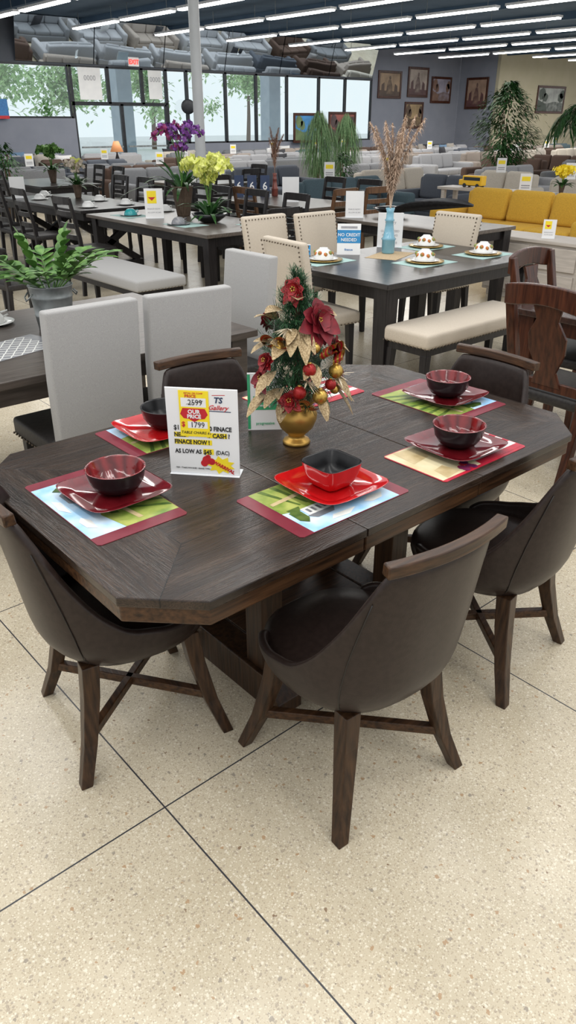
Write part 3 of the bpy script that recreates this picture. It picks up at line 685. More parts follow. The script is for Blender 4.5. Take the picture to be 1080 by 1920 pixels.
SG='showroom sofas'
sofa((9.35,6.0,0),rad(90),'yel',2.4,'mustard yellow fabric sofa with loose back cushions',SG)
sofa((9.95,3.95,0),rad(84),'yel',1.6,'mustard yellow fabric loveseat beside matching sofa',SG)
lab={'grey':'grey fabric sofa in the showroom rows','slate':'slate blue-grey fabric sofa in the rows','lgrey':'light grey fabric sofa in the rows','char':'charcoal fabric sofa in the showroom rows','taupe':'taupe fabric sofa in the showroom rows','teal':'teal-grey fabric sofa in the showroom rows','cream':'cream fabric sofa in the showroom rows','brn':'brown leather sofa in the showroom rows'}
proto={}
def ext(r,w):
    q=abs(math.sin(rad(r)))>.7;return (.5,w/2+.04) if q else (w/2+.04,.5)
def putsofa(x,y,r,c,w,force=False):
    ex,ey=ext(r,w)
    if not force:
        for px,py,qx,qy in placed:
            if abs(x-px)<ex+qx and abs(y-py)<ey+qy: return None
    placed.append((x,y,ex,ey));k=(c,w)
    if k in proto: return copy(proto[k],(x,y,0),rad(r))
    proto[k]=sofa((x,y,0),rad(r),c,w,lab[c],SG);return proto[k]
def camrot(a,b): return math.atan2(b,a)-math.pi/2
g=G();g.box((0,0,.12),(.17,.004,.24));g.box((0,.02,.002),(.17,.05,.004));g.box((0,-.003,.17),(.12,.002,.06),1);g.box((0,-.003,.08),(.12,.002,.015),2);g.box((0,-.003,.05),(.12,.002,.012),2)
pcard=g.obj('price_card',[paper,inky,inkn],None,loc=(10.32,6.6,.80),rz=camrot(10.3,6.6));tag(pcard,'small white price card with yellow panel on furniture','sign','small price cards')
def card(x,y,z):
    n=pcard.copy();COL.objects.link(n);n.location=(x,y,z);n.rotation_euler=(0,0,camrot(x,y))
placed+=[(8.3,11.9,1.2,1.2),(6.2,13.6,1.1,1.3),(16.6,11.4,.45,.45),(14.2,8.3,.4,.4),(13.4,14.3,.35,.35),(14.6,14.6,.35,.35),(11.7,11.75,.3,.3),(6.3,15.6,.3,.3),(10.4,6.6,.3,1.6),(7,9.9,.3,.3),(11.2,20,.4,.4)]
for x,y,r,c,w in((12.2,10.6,180,'cream',2.2),(13.0,8.9,90,'cream',1.5),(9.6,9.4,180,'teal',2.2),(11.2,8.9,90,'slate',1.5),(12.3,6.6,90,'cream',2.2),(12.4,4.2,90,'taupe',2.2),(14.9,9.75,180,'lgrey',2.2),(15.3,6.5,90,'cream',2.2),(9.0,14.2,180,'grey',2.2),(10.9,13.0,180,'slate',2.2),(13.7,12.4,180,'lgrey',2.2)):
    putsofa(x,y,r,c,w,True)
y=15.2;i=0
while y<22.6:
    x=4.0+U(0,.6)
    while x<32:
        if inview(x,y,.6,60) and not(x>28.8 and y>20):
            pal=['grey','slate','lgrey','char','grey','slate','brn','teal'] if x<13 else ['grey','lgrey','cream','taupe','brn','slate','char','lgrey','grey','teal']
            c=pal[random.randrange(len(pal))];r=(180 if i%2==0 else 0)+U(-9,9)
            if putsofa(x,y,r,c,2.2):
                if random.random()<.4: pillow(x+U(-.5,.5),y+(.12 if i%2 else -.12),.73,rad(U(-20,20)),pilm[random.randrange(4)],'square throw pillow propped on a sofa')
                if random.random()<.30: card(x+U(-.6,.6),y-(.26 if i%2 else -.26),.88)
        x+=2.42+U(0,.2)
    y+=1.42;i+=1
for y in(9.9,12.3):
    for x in(18.2,20.6,23.0,25.4,27.8):
        if inview(x,y,.6,40): putsofa(x,y,90,['taupe','lgrey','cream','brn','grey'][random.randrange(5)],2.2)
for x,y in((12.0,10.86),(9.3,9.66),(12.04,6.9),(12.74,8.7)): card(x,y,.88)
sb=thing('sideboard','whitewashed wood sideboard with drawers and round knobs','sideboard',(7.42,3.9,0))
rbox((0,0,.33),(.40,2.2,.54),'body',pale,sb,.006,2,False);rbox((0,0,.615),(.46,2.3,.035),'top',pale,sb,.006,2,False)
for i in range(4):
    for k,z in enumerate((.20,.46)):
        d=rbox((-.212,-.82+i*.545,z),(.02,.50,.22),'drawer',pale,sb,.004,2,False)
        g=G();g.ball((-.235,-.82+i*.545,z),.014,0,8);g.obj('knob',nail,d,smooth=True)
rbox((0,0,.03),(.36,2.1,.06),'plinth',pale,sb,.003,2,False)
cs=thing('console_table','narrow pale wood console table behind yellow sofa','console table',(10.38,6.7,0))
rbox((0,0,.78),(.40,2.8,.04),'table_top',pale,cs,.004,2,False)
for a in(-1,1):
    for b in(-1,1):
        g=G();g.leg([(a*.15,b*1.3,0,.05,.05),(a*.15,b*1.3,.76,.06,.06)]);g.obj('leg',pale,cs)
yb=mat('bus_yellow_paint',(.85,.50,.02),(.8,.45,.02),6,.3);wdk=mat('dark_window_paint',(.02,.025,.03))
bus=thing('toy_bus','small yellow toy school bus on console table','toy bus',(10.38,7.55,.80),rad(90))
g=G();g.box((0,0,.10),(.36,.13,.14));g.box((.21,0,.07),(.08,.12,.08));g.obj('bus_body',yb,bus,bevel=.012)
for s_ in(-1,1):
    g=G();g.box((0,s_*.067,.125),(.30,.004,.045));g.obj('window_strip',wdk,bus)
    for x in(-.11,.13):
        g=G();T=Matrix.Translation((x,s_*.066,.03))@Matrix.Rotation(rad(90),4,'X');g.lathe([(.03,-.01),(.03,.01)],14,M=T);g.obj('wheel',wdk,bus)
# ================================================================= plants and table decor
lgreen=mat('fern_green',(.035,.11,.02),(.13,.26,.06),25,.45,spec=.3);dgreen=mat('ficus_green',(.008,.042,.008),(.03,.10,.02),25,.45,spec=.3);palegr=mat('sage_green',(.06,.13,.05),(.16,.25,.12),25,.6,spec=.2)
galv=mat('galvanized_steel',(.20,.22,.22),(.34,.36,.36),14,.45,.7,bump=.1)
fern=thing('potted_fern','green zamia-leaf plant in ribbed galvanized bucket','potted plant',(1.60,3.66,.76))
g=G();g.lathe([(.078,0),(.083,.003),(.092,.07),(.096,.075),(.092,.08),(.102,.16),(.106,.165),(.102,.17),(.108,.215),(.113,.22),(.108,.224),(.103,.219),(.09,.17),(.001,.17)],32);g.obj('bucket',galv,fern,smooth=True)
for s_ in(-1,1):
    g=G();g.tube([(s_*.108,-.03,.19),(s_*.129,-.025,.17),(s_*.134,0,.155),(s_*.129,.025,.17),(s_*.108,.03,.19)],.004,6);g.obj('handle',galv,fern,smooth=True)
g=G()
for i in range(15):
    t=i*2.4;out=U(.3,1.35);L=U(.25,.36);pts=[];n=6
    for k in range(n+1):
        q=k/n;r=.02+L*q*out*.85;z=.17+L*(q*(1.15-.45*out)-.22*out*q*q);pts.append(Vector((r*math.cos(t),r*math.sin(t),z)))
    g.tube(pts,.004,5,r1=.002)
    for k in range(2,n+1):
        d=(pts[k]-pts[k-1]).normalized();sd=d.cross(Vector((0,0,1))).normalized()
        for s_ in(-1,1):
            g.leaf(pts[k],d*.9+sd*s_*.9+Vector((0,0,U(-.1,.3))),U(.08,.12)*(1.1-.3*abs(k/n-.5)),.050,0,droop=.2,fold=.2,n=5)
    g.leaf(pts[-1],pts[-1]-pts[-2],.10,.05,0,droop=.2,fold=.2,n=5)
g.obj('foliage',lgreen,fern,smooth=True,kind='stuff')
def simplemat(x,y,z,rz,L,W,m,label,trel=False):
    g=G();g.prism([(-L/2,-W/2),(L/2,-W/2),(L/2,W/2),(-L/2,W/2)],0,.0016)
    if trel:
        for i in range(7):
            for j in range(5):
                cx,cy=-L/2+.03+i*.06,-W/2+.03+j*.055
                if cx+.03<L/2 and cy+.028<W/2+.01:
                    for p,q in(((-.03,0),(0,.0275)),((0,.0275),(.03,0)),((.03,0),(0,-.0275)),((0,-.0275),(-.03,0))):
                        g.beam((cx+p[0]*.97,cy+p[1]*.97,.0018),(cx+q[0]*.97,cy+q[1]*.97,.0018),.005,.0006,1)
    o=g.obj('placemat',[m,whitep],None,loc=(x,y,z),rz=rz);return tag(o,label,'placemat')
simplemat(1.28,3.44,.7602,rad(15),.42,.28,greyp,'grey placemat with white trellis pattern',True)
tealm=mat('pale_teal_cloth',(.30,.46,.44),(.40,.55,.52),120,.9);burl=mat('burlap',(.38,.28,.16),(.5,.38,.24),150,.95)
gold_r=mat('brass_gold',(.6,.4,.12),(.5,.33,.1),20,.25,.8);wht=mat('white_porcelain',(.78,.78,.76),(.72,.72,.70),20,.15);orng=mat('autumn_print',(.55,.12,.02),(.10,.30,.08),45,.25)
def setting(x,y,k,rz=0):
    simplemat(x,y,.7602,rz,.42,.30,tealm,'pale teal woven placemat on black table')
    g=G();g.lathe([(.08,0),(.10,.004),(.145,.012),(.148,.014),(.12,.012),(.08,.009),(.001,.008)],36,0,cap=False);o=g.obj('charger_plate',gold_r,None,smooth=True,loc=(x,y,.7622));tag(o,'gold-rimmed round charger plate on teal placemat','plate','charger plates')
    g=G();g.lathe([(.07,0),(.11,.01),(.112,.012),(.08,.008),(.001,.006)],36,0,cap=False);o=g.obj('dinner_plate',wht,None,smooth=True,loc=(x,y,.7722));tag(o,'white porcelain plate on gold charger','plate','white plates')
    g=G();g.lathe([(.076,0),(.076,.006),(.072,.03),(.055,.055),(.032,.072),(.030,.078),(.001,.078)],32,0)
    for i in range(9):
        t=i*.7;g.ball((.062*math.cos(t),.062*math.sin(t),.034+.01*(i%2)),.017,1,8)
    o=g.obj('upturned_bowl',[wht,orng],None,smooth=True,loc=(x,y,.781));tag(o,'upturned white bowl with orange and green autumn motif','bowl','autumn bowls')
for x,y in((4.07,4.27),(4.60,3.72),(5.22,4.22),(5.25,3.66)): setting(x,y,0)
simplemat(4.66,4.12,.7602,rad(20),.42,.26,burl,'rough burlap runner under blue vase')
pamp=mat('pampas_tan',(.46,.33,.24),(.68,.53,.41),60,.95,spec=.05);pamp2=mat('pampas_rust',(.30,.17,.12),(.45,.29,.21),60,.95,spec=.05)
bluev=mat('sky_blue_glass',(.16,.38,.50),(.22,.46,.58),8,.15,coat=.5);redv2=mat('brick_vase',(.25,.07,.05),(.18,.05,.04),10,.3)
def pampas(x,y,hv,H,W,vm,pm,label,nst=10,z=.76):
    e=thing('pampas_vase',label,'vase',(x,y,z))
    g=G();s_=hv/.34;g.lathe([(.046*s_,0),(.052*s_,.01*s_),(.052*s_,.10*s_),(.060*s_,.11*s_),(.046*s_,.125*s_),(.034*s_,.20*s_),(.030*s_,.24*s_),(.040*s_,.25*s_),(.030*s_,.262*s_),(.028*s_,.31*s_),(.036*s_,.34*s_),(.030*s_,.34*s_),(.018*s_,.3*s_),(.001,.3*s_)],28);g.obj('vase',vm,e,smooth=True)
    g=G()
    for i in range(nst):
        t=i*2.4;k=((i+.7)/nst)**.6;p0=Vector((0,0,hv*.9));tip=Vector((W/2*k*math.cos(t),W/2*k*math.sin(t),H*U(.82,1)-.06*k))
        def pos(q): return p0.lerp(tip,q)+Vector((math.cos(t),math.sin(t),0))*(-.05*k*math.sin(q*3.14))
        g.tube([pos(q) for q in(0,.25,.5,.75,1)],.003,4)
        ax_=(tip-p0).normalized()
        for n in range(1000):
            q=U(.25,1.02);b=pos(q);w=math.sin(min(1,(q-.2)/.82)*2.85)**.7
            d=Vector((U(-1,1),U(-1,1),U(-1,1)))*.55+ax_*U(.2,1)
            g.leaf(b,d,U(.04,.075)*max(.45,w),.0045,0,droop=.6,n=2,fold=0)
    g.obj('plumes',pm,e,kind='stuff')
    return e
pampas(4.72,4.20,.34,1.02,.44,bluev,pamp,'light blue vase with tan pampas grass plumes',11,.762)
pampas(7.4,8.8,.30,.95,.26,redv2,pamp2,'brick red vase with rust pampas grass plumes',6)
yelf=mat('yellow_orchid',(.55,.60,.08),(.72,.74,.26),30,.5);purf=mat('purple_orchid',(.10,.025,.18),(.26,.08,.36),30,.5);magf=mat('magenta_orchid',(.26,.02,.10),(.16,.02,.12),30,.5)
wv=darkwood('ribbed_brown_vase',(.06,.04,.028),(.14,.10,.07),8,(14,14,1),.5);bb_=mat('black_bowl',(.012,.012,.014),(.02,.02,.022),20,.15)
def orchid(x,y,z,kind,fm,H,W,label,nst=7,fs=.042):
    e=thing('orchid_arrangement',label,'flower arrangement',(x,y,z))
    g=G()
    if kind=='bowl': g.lathe([(.06,0),(.10,.01),(.17,.06),(.19,.09),(.18,.09),(.15,.05),(.001,.045)],32);zz=.06;g.obj('bowl',bb_,e,smooth=True)
    else:
        q=min(1,H/.9);g.lathe([(.07*q,0),(.075*q,.01),(.10*q,.18*q),(.12*q,.30*q),(.125*q,.31*q),(.115*q,.31*q),(.10*q,.2*q),(.001,.2*q)],32);zz=.26*q;g.obj('vase',wv,e,smooth=True)
    g=G();gf=G();gs=G()
    for i in range(22):
        t=i*2.4;d=Vector((math.cos(t),math.sin(t),U(.4,2)));g.leaf((.03*math.cos(t),.03*math.sin(t),zz),d,U(.25,.48)*H/.6,.045,0,droop=.5,n=5)
    for i in range(nst):
        t=i*2.4+.4;k=U(.5,1);pts=[]
        for q in range(9):
            s_=q/8;r=W/2*k*s_**1.5;pts.append(Vector((r*math.cos(t),r*math.sin(t),zz+(H-zz)*math.sin(s_*1.9)*(1-.2*k*s_))))
        gs.tube(pts,.004,5)
        for q in range(3,9):
            for m in range(3):
                c=pts[q]+Vector((U(-.03,.03),U(-.03,.03),U(-.03,.03)));n=Vector((U(-1,1),U(-1,1),U(-.2,.6))).normalized();a=n.cross(Vector((0,0,1))).normalized();b=n.cross(a)
                for p in range(5):
                    an=p*1.257;gf.leaf(c,a*math.cos(an)+b*math.sin(an)+n*.3,fs,fs*.8,(1 if i%3==0 else 0),n=3,fold=.15,up=n)
    g.obj('leaves',dgreen,e,smooth=True,kind='stuff');gs.obj('stems',lgreen,e,kind='stuff');gf.obj('blossoms',fm,e,kind='stuff');return e
orchid(4.86,6.85,.76,'bowl',[yelf,yelf],.66,.60,'yellow orchid sprays in low black bowl on long table',11,.05)
orchid(5.0,7.55,.76,'vase',[purf,magf],.98,.60,'purple orchid arrangement in tall ribbed brown vase',12,.032)
orchid(5.15,10.4,.76,'vase',[beigef,yelf],.50,.3,'small dried flower arrangement on black table',5,.03)
orchid(10.38,6.05,.80,'vase',[inky,inky],.34,.3,'yellow flowers in small brown vase on console table',8,.04)
orchid(6.2,13.4,.76,'vase',[lgreen,lgreen],.6,.4,'leafy green arrangement in brown vase on black table',6,.05)
tealg=mat('teal_glaze',(.03,.30,.32),(.04,.36,.38),20,.15)
def cupset(x,y,m,label):
    g=G();g.lathe([(.06,0),(.12,.012),(.122,.014),(.08,.008),(.001,.007)],28,cap=False);o=g.obj('saucer',wht if m is wht else greyp,None,smooth=True,loc=(x,y,.7602));tag(o,'round plate under a stacked cup on dining table','plate','place setting plates')
    g=G();g.lathe([(.075,0),(.076,.004),(.066,.035),(.04,.062),(.03,.066),(.001,.066)],28);g.tube([(.07,0,.02),(.10,0,.03),(.098,0,.05),(.062,0,.045)],.005,6)
    o=g.obj('cup',m,None,smooth=True,loc=(x,y,.7682));tag(o,label,'cup','upturned cups')
for x,y in((4.62,9.1),(4.62,9.8),(4.62,10.5),(5.15,9.1),(5.15,9.8),(4.9,10.95)): cupset(x,y,wht,'white upturned cup on a plate on black table')
for x,y,m in((4.55,7.95,tealg),(4.50,6.9,greyp),(5.1,8.1,wht),(5.12,6.3,wht)): cupset(x,y,m,'upturned cup on round plate on long table')
cupset(1.38,3.97,wht,'white upturned cup on plate at grey table')
for x,y in((4.55,6.85),(4.55,7.95),(5.1,6.32)): simplemat(x,y,.7600,rad(90),.42,.3,tealm,'pale teal placemat on long table')
lf=G();lf.leaf((-.45,0,.03),(1,0,.12),.95,.34,0,fold=.55,n=14);o=lf.obj('leaf_bowl',mat('pewter_black',(.03,.03,.033),(.05,.05,.055),25,.3,.6),None,smooth=True,solid=.012,loc=(6.6,5.35,.80),rz=rad(-75));tag(o,'large dark metal leaf-shaped decorative bowl on table','bowl')
g=G();g.lathe([(.05,0),(.09,.01),(.20,.08),(.21,.085),(.19,.08),(.08,.02),(.001,.015)],32);o=g.obj('decorative_bowl',bb_,None,smooth=True,loc=(6.78,6.02,.76));tag(o,'black round decorative bowl beside leaf bowl','bowl')
def tree(x,y,H,W,label,n=1500,lm=None,ls=.085,z0=.35,name='potted_tree',weep=False):
    e=thing(name,label,'potted tree',(x,y,0))
    g=G();g.lathe([(.14,0),(.15,.02),(.19,.30),(.2,.31),(.17,.31),(.001,.28)],20);g.obj('pot',wv,e,smooth=True)
    g=G()
    for k in range(3): g.tube([(0,0,.28),(.04*math.cos(k*2),.04*math.sin(k*2),H*.4),(.08*math.cos(k*2+1),.08*math.sin(k*2+1),H*.85)],.018,6,r1=.008)
    g.obj('trunk',barkm,e,smooth=True)
    g=G();cl=[(U(0,1),U(0,6.28),U(.3,1)) for _ in range(26)]
    for i in range(n):
        if weep: q=U(0,1);t=U(0,6.28);kk=U(.25,1)**.6
        else:
            q,t,kk=cl[random.randrange(26)];q=min(1,max(0,q+random.gauss(0,.07)));t+=random.gauss(0,.5);kk=max(.05,kk+random.gauss(0,.18))
        z=H*(z0+(1-z0)*q);r=W/2*math.sin(math.pi*min(.97,.12+q*.88))**.7*kk
        p=(r*math.cos(t),r*math.sin(t),z)
        d=Vector((math.cos(t),math.sin(t),-3 if weep else U(-.9,.5)));g.leaf(p,d,ls*(3 if weep else 1)*U(.8,1.2),ls*.42*(.5 if weep else 1),0,droop=.2,n=2)
    g.obj('foliage',lm or dgreen,e,kind='stuff');return e
tree(16.6,11.4,2.5,1.5,'tall green ficus tree in brown pot among sofas',n=3600,ls=.11,z0=.28)
def palm(x,y,H,label):
    e=thing('potted_palm',label,'potted palm',(x,y,0))
    g=G();g.lathe([(.14,0),(.15,.02),(.19,.30),(.2,.31),(.17,.31),(.001,.28)],20);g.obj('pot',wv,e,smooth=True)
    g=G();g.tube([(0,0,.28),(.03,0,H*.5),(0,.02,H*.72)],.03,7,r1=.02);g.obj('trunk',barkm,e,smooth=True)
    g=G()
    for i in range(20):
        t=i*2.4;pts=[];o_=U(.5,1.0)
        for k in range(10):
            q=k/9;r=.6*q*o_;pts.append(Vector((r*math.cos(t),r*math.sin(t),H*.70+H*.30*math.sin(q*2.4)*(1.25-.4*o_)-.25*o_*q*q)))
        g.tube(pts,.006,4)
        for k in range(2,10):
            d=(pts[k]-pts[k-1]).normalized();sd=d.cross(Vector((0,0,1))).normalized()
            for s_ in(-1,1): g.leaf(pts[k],d+sd*s_-Vector((0,0,.3)),.22,.03,0,droop=.5,n=3);g.leaf(pts[k]-d*.03,d+sd*s_-Vector((0,0,.3)),.22,.03,0,droop=.5,n=3)
    g.obj('fronds',dgreen,e,kind='stuff')
palm(14.35,8.15,2.0,'green feathery potted palm beside cream sofas')
tree(13.4,14.3,1.95,.9,'weeping pale green artificial tree among sofas',lm=palegr,weep=True,n=1200,z0=.35)
tree(14.6,14.6,1.9,.8,'weeping pale green artificial tree beside framed pictures',lm=palegr,weep=True,n=1200,z0=.35)
tree(11.7,11.75,1.15,.55,'small dark green potted plant between sofas',n=500,z0=.35)
tree(6.3,15.6,1.35,.6,'small green potted plant beside grey sofa',n=500,z0=.4)
tent((4.45,4.38,.76),camrot(4.45,4.38),.185,.23,'blue and white folded card reading no credit needed',[('NO CREDIT',0,.60,.145,paper),('NEEDED',0,.44,.145,paper),('finance',0,.14,.10,inkB)],bar=[(-.5,.38,.5,.80,tr),(-.35,.85,.35,.92,inkn)])
tent((3.98,4.46,.76),camrot(3.98,4.44),.19,.11,'small blue card reading no credit',[('NO CREDIT',0,.45,.30,paper)],bar=[(-.5,.12,.5,.95,tr)])
def stand(x,y,w,h,label,yel=False,z=.76,lines=None):
    e=thing('sign_stand',label,'sign',(x,y,z),camrot(x,y))
    g=G();g.box((0,0,h/2+.003),(w,.003,h));g.box((0,.02,.0015),(w,.07,.003));g.obj('holder',acr,e)
    g=G();g.box((0,-.0025,h/2+.004),(w-.006,.001,h-.006));g.obj('paper',paper,e)
    if yel:
        g=G();g.box((-.1*w,-.004,h*.72),(.5*w,.001,h*.42));g.obj('tag',inky,e)
        g=G();g.add([(-.3*w,-.0052,h*.72),(.1*w,-.0052,h*.72),(-.1*w,-.0052,h*.60)],[(0,1,2)]);g.obj('arrow',inkr,e)
    for t,zz,s_,m in(lines or [('FINACE NOW !',.30,.075,inkn),('AS LOW AS $45',.18,.07,inkn)]): text(t,s_*h,m,e,(0,-.0042,zz*h),align='CENTER')
    return e
stand(4.98,4.42,.21,.27,'white acrylic sign with grey lettering on black table',lines=[('Gallery',.70,.12,inkn),('GUARANTEED',.45,.09,inkn),('FINANCING',.33,.09,inkn),('1-800-1110',.10,.10,inkn)])
stand(4.62,7.55,.2,.3,'white price sign with yellow tag on long table',True)
stand(7.0,8.0,.22,.3,'white acrylic sign on grey wood table')
stand(4.5,10.9,.2,.27,'white price sign on black trestle table')
stand(6.32,6.15,.2,.27,'white price sign beside leaf bowl')
stand(7.35,4.35,.13,.18,'white price sign with yellow tag on sideboard',True,z=.6325)
stand(7.35,3.2,.2,.27,'white price sign on whitewashed sideboard',z=.6325)
for i in range(3): tent((6.95+.13*i,9.05-.13*i,.76),camrot(7,8.8),.13,.28,'navy card with a large white six on table',[('6',0,.35,.5,paper)],bg=navyi,grp='navy six cards')
pg=G();pg.lathe([(.075,0),(.075,4.2)],24);o=pg.obj('trim_1',mat('white_pole_paint',(.6,.62,.63),(.55,.57,.58),3,.4),None,smooth='auto',loc=(6.97,9.98,0),kind='structure')
# ================================================================= room shell
wgrey=mat('blue_grey_wall_paint',(.21,.225,.27),(.23,.245,.29),2,.8);wbeige=mat('beige_wall_paint',(.42,.385,.27),(.45,.41,.30),2,.8)
wdark=mat('slate_header_paint',(.07,.08,.10),(.09,.10,.12),2,.7);frm=mat('dark_bronze_frame',(.02,.022,.026),(.03,.032,.036),10,.4,.5)
def wall(name,x0,y0,x1,y1,z0,z1,m,t=.15):
    g=G();g.box(((x0+x1)/2,(y0+y1)/2,(z0+z1)/2),(abs(x1-x0)+ (t if x0==x1 else 0),abs(y1-y0)+(t if y0==y1 else 0),z1-z0));return g.obj(name,m,None,kind='structure')
CZ=4.35
wall('wall_window_sill_a',1,23.58,11.85,23.58,0,1.8,wgrey);wall('wall_window_sill_b',15.2,23.58,24.9,23.58,0,1.05,wgrey)
wall('wall_header',1,23.58,24.9,23.58,3.2,CZ,wdark)
wall('wall_grey',24.9,23.58,30.45,23.58,0,CZ,wgrey);wall('wall_return',30.52,21.6,30.52,23.5,0,CZ,wgrey);wall('wall_beige',30.45,21.52,44,21.52,0,CZ,wbeige)
gl=bpy.data.materials.new('window_glass');gl.use_nodes=True;nt=gl.node_tree;nt.nodes.remove(nt.nodes['Principled BSDF'])
t1=nt.nodes.new('ShaderNodeBsdfTransparent');t2=nt.nodes.new('ShaderNodeBsdfGlossy');t2.inputs['Roughness'].default_value=.03;mxs=nt.nodes.new('ShaderNodeMixShader');mxs.inputs[0].default_value=.06
nz=nt.nodes.new('ShaderNodeTexNoise');crr=nt.nodes.new('ShaderNodeValToRGB');crr.color_ramp.elements[0].color=(.90,.98,1,1);crr.color_ramp.elements[1].color=(.94,.99,1,1);nt.links.new(nz.outputs['Fac'],crr.inputs[0]);nt.links.new(crr.outputs[0],t1.inputs[0])
nt.links.new(t1.outputs[0],mxs.inputs[1]);nt.links.new(t2.outputs[0],mxs.inputs[2]);nt.links.new(mxs.outputs[0],nt.nodes['Material Output'].inputs[0])
wn=[0]
def window(x0,x1,z0,z1,door=False):
    wn[0]+=1;f=.05;g=G();y=23.55
    for a,b,c,d in((x0,x0+f,z0,z1),(x1-f,x1,z0,z1),(x0,x1,z0,z0+f),(x0,x1,z1-f,z1)): g.box(((a+b)/2,y,(c+d)/2),(b-a,.09,d-c))
    o=g.obj(('door_%d' if door else 'window_%d')%wn[0],frm,None,kind='structure')
    g=G();g.box(((x0+x1)/2,y,(z0+z1)/2),(x1-x0-.1,.01,z1-z0-.1));g.obj('glass',gl,o)
    if door:
        g=G();g.box(((x0+x1)/2,y-.08,1.0),(x1-x0-.2,.03,.05));g.obj('handle',galv,o)
for a,b in((1,3.6),(3.6,6.3),(6.3,9),(9,11.8)): window(a,b,1.8,3.2)
window(11.85,13.5,0,2.2,True);window(13.5,15.15,0,2.2,True)
for a,b in((11.85,13.1),(13.1,14.3),(14.3,15.2)): window(a,b,2.2,3.2)
for a,b in((15.2,16),(16,17.6),(17.6,18.95),(18.95,20.4),(20.4,22),(22,23.4),(23.4,24.9)): window(a,b,1.05,3.2)
navy=mat('navy_ceiling_paint',(.03,.065,.115),(.045,.085,.14),1.5,.8)
g=G();g.box((22,16,CZ+.05),(44,17,.1));g.obj('ceiling',navy,None,kind='structure')
for i in range(13):
    g=G();g.box((3+i*3.1,15.5,CZ-.09),(.16,15.8,.18));g.obj('trim_%d'%(i+2),navy,None,kind='structure')
tube=emis('fluorescent_tube',(1,1,.98),8.0);housing=mat('white_enamel',(.75,.76,.78),(.7,.71,.73),5,.4)
FZ=4.0
fx=thing('fluorescent_light','white fluorescent strip light hung under navy ceiling','ceiling light',(16.9,20,FZ),0,'fluorescent strip lights')
g=G();g.box((0,0,.03),(.20,2.36,.05));g.obj('housing',housing,fx)
g=G();g.box((0,0,-.01),(.15,2.30,.035));g.obj('tube',tube,fx)
for s_ in(-1,1):
    g=G();g.tube([(0,s_*.9,.05),(0,s_*.9,.35)],.008,5);g.obj('hanger',galv,fx)
first=True
for i in range(13):
    a=3.6+i*2.66;b=21.2
    while b>9:
        u_,v_=uv(a,b,FZ)
        if -60<u_<1150 and v_>-60 and not(a>30 and b>20):
            if abs(a-16.9)<.1 and b>21 and first: fx.location=(a,b,FZ);first=False
            else: copy(fx,(a,b,FZ))
        b-=2.62
mir=bpy.data.materials.new('tilted_mirror');mir.use_nodes=True;nt=mir.node_tree;b=nt.nodes['Principled BSDF'];b.inputs['Metallic'].default_value=1;b.inputs['Roughness'].default_value=.015
nz=nt.nodes.new('ShaderNodeTexNoise');nz.inputs['Scale'].default_value=.7;nz.inputs['Detail'].default_value=0;bp=nt.nodes.new('ShaderNodeBump');bp.inputs['Strength'].default_value=.18;bp.inputs['Distance'].default_value=.05
tc=nt.nodes.new('ShaderNodeTexCoord');nt.links.new(tc.outputs['Object'],nz.inputs['Vector']);nt.links.new(nz.outputs['Fac'],bp.inputs['Height']);nt.links.new(bp.outputs[0],b.inputs['Normal'])
crr=nt.nodes.new('ShaderNodeValToRGB');crr.color_ramp.elements[0].color=(.60,.70,.78,1);crr.color_ramp.elements[1].color=(.66,.76,.84,1);nt.links.new(nz.outputs['Fac'],crr.inputs[0]);nt.links.new(crr.outputs[0],b.inputs['Base Color'])
a=10.2
while a<24.6:
    tl=.37;g=G();x0,x1=a,min(a+2.42,24.8);g.sect([[(x0,23.46,3.24),(x1,23.46,3.24),(x1,23.49,3.24),(x0,23.49,3.24)],[(x0,23.49-tl,CZ-.02),(x1,23.49-tl,CZ-.02),(x1,23.53-tl,CZ-.02),(x0,23.53-tl,CZ-.02)]])
    o=g.obj('wall_mirror',mir);tag(o,'large tilted mirror panel between windows and ceiling','mirror','tilted mirror panels');a+=2.45
pk=[0]
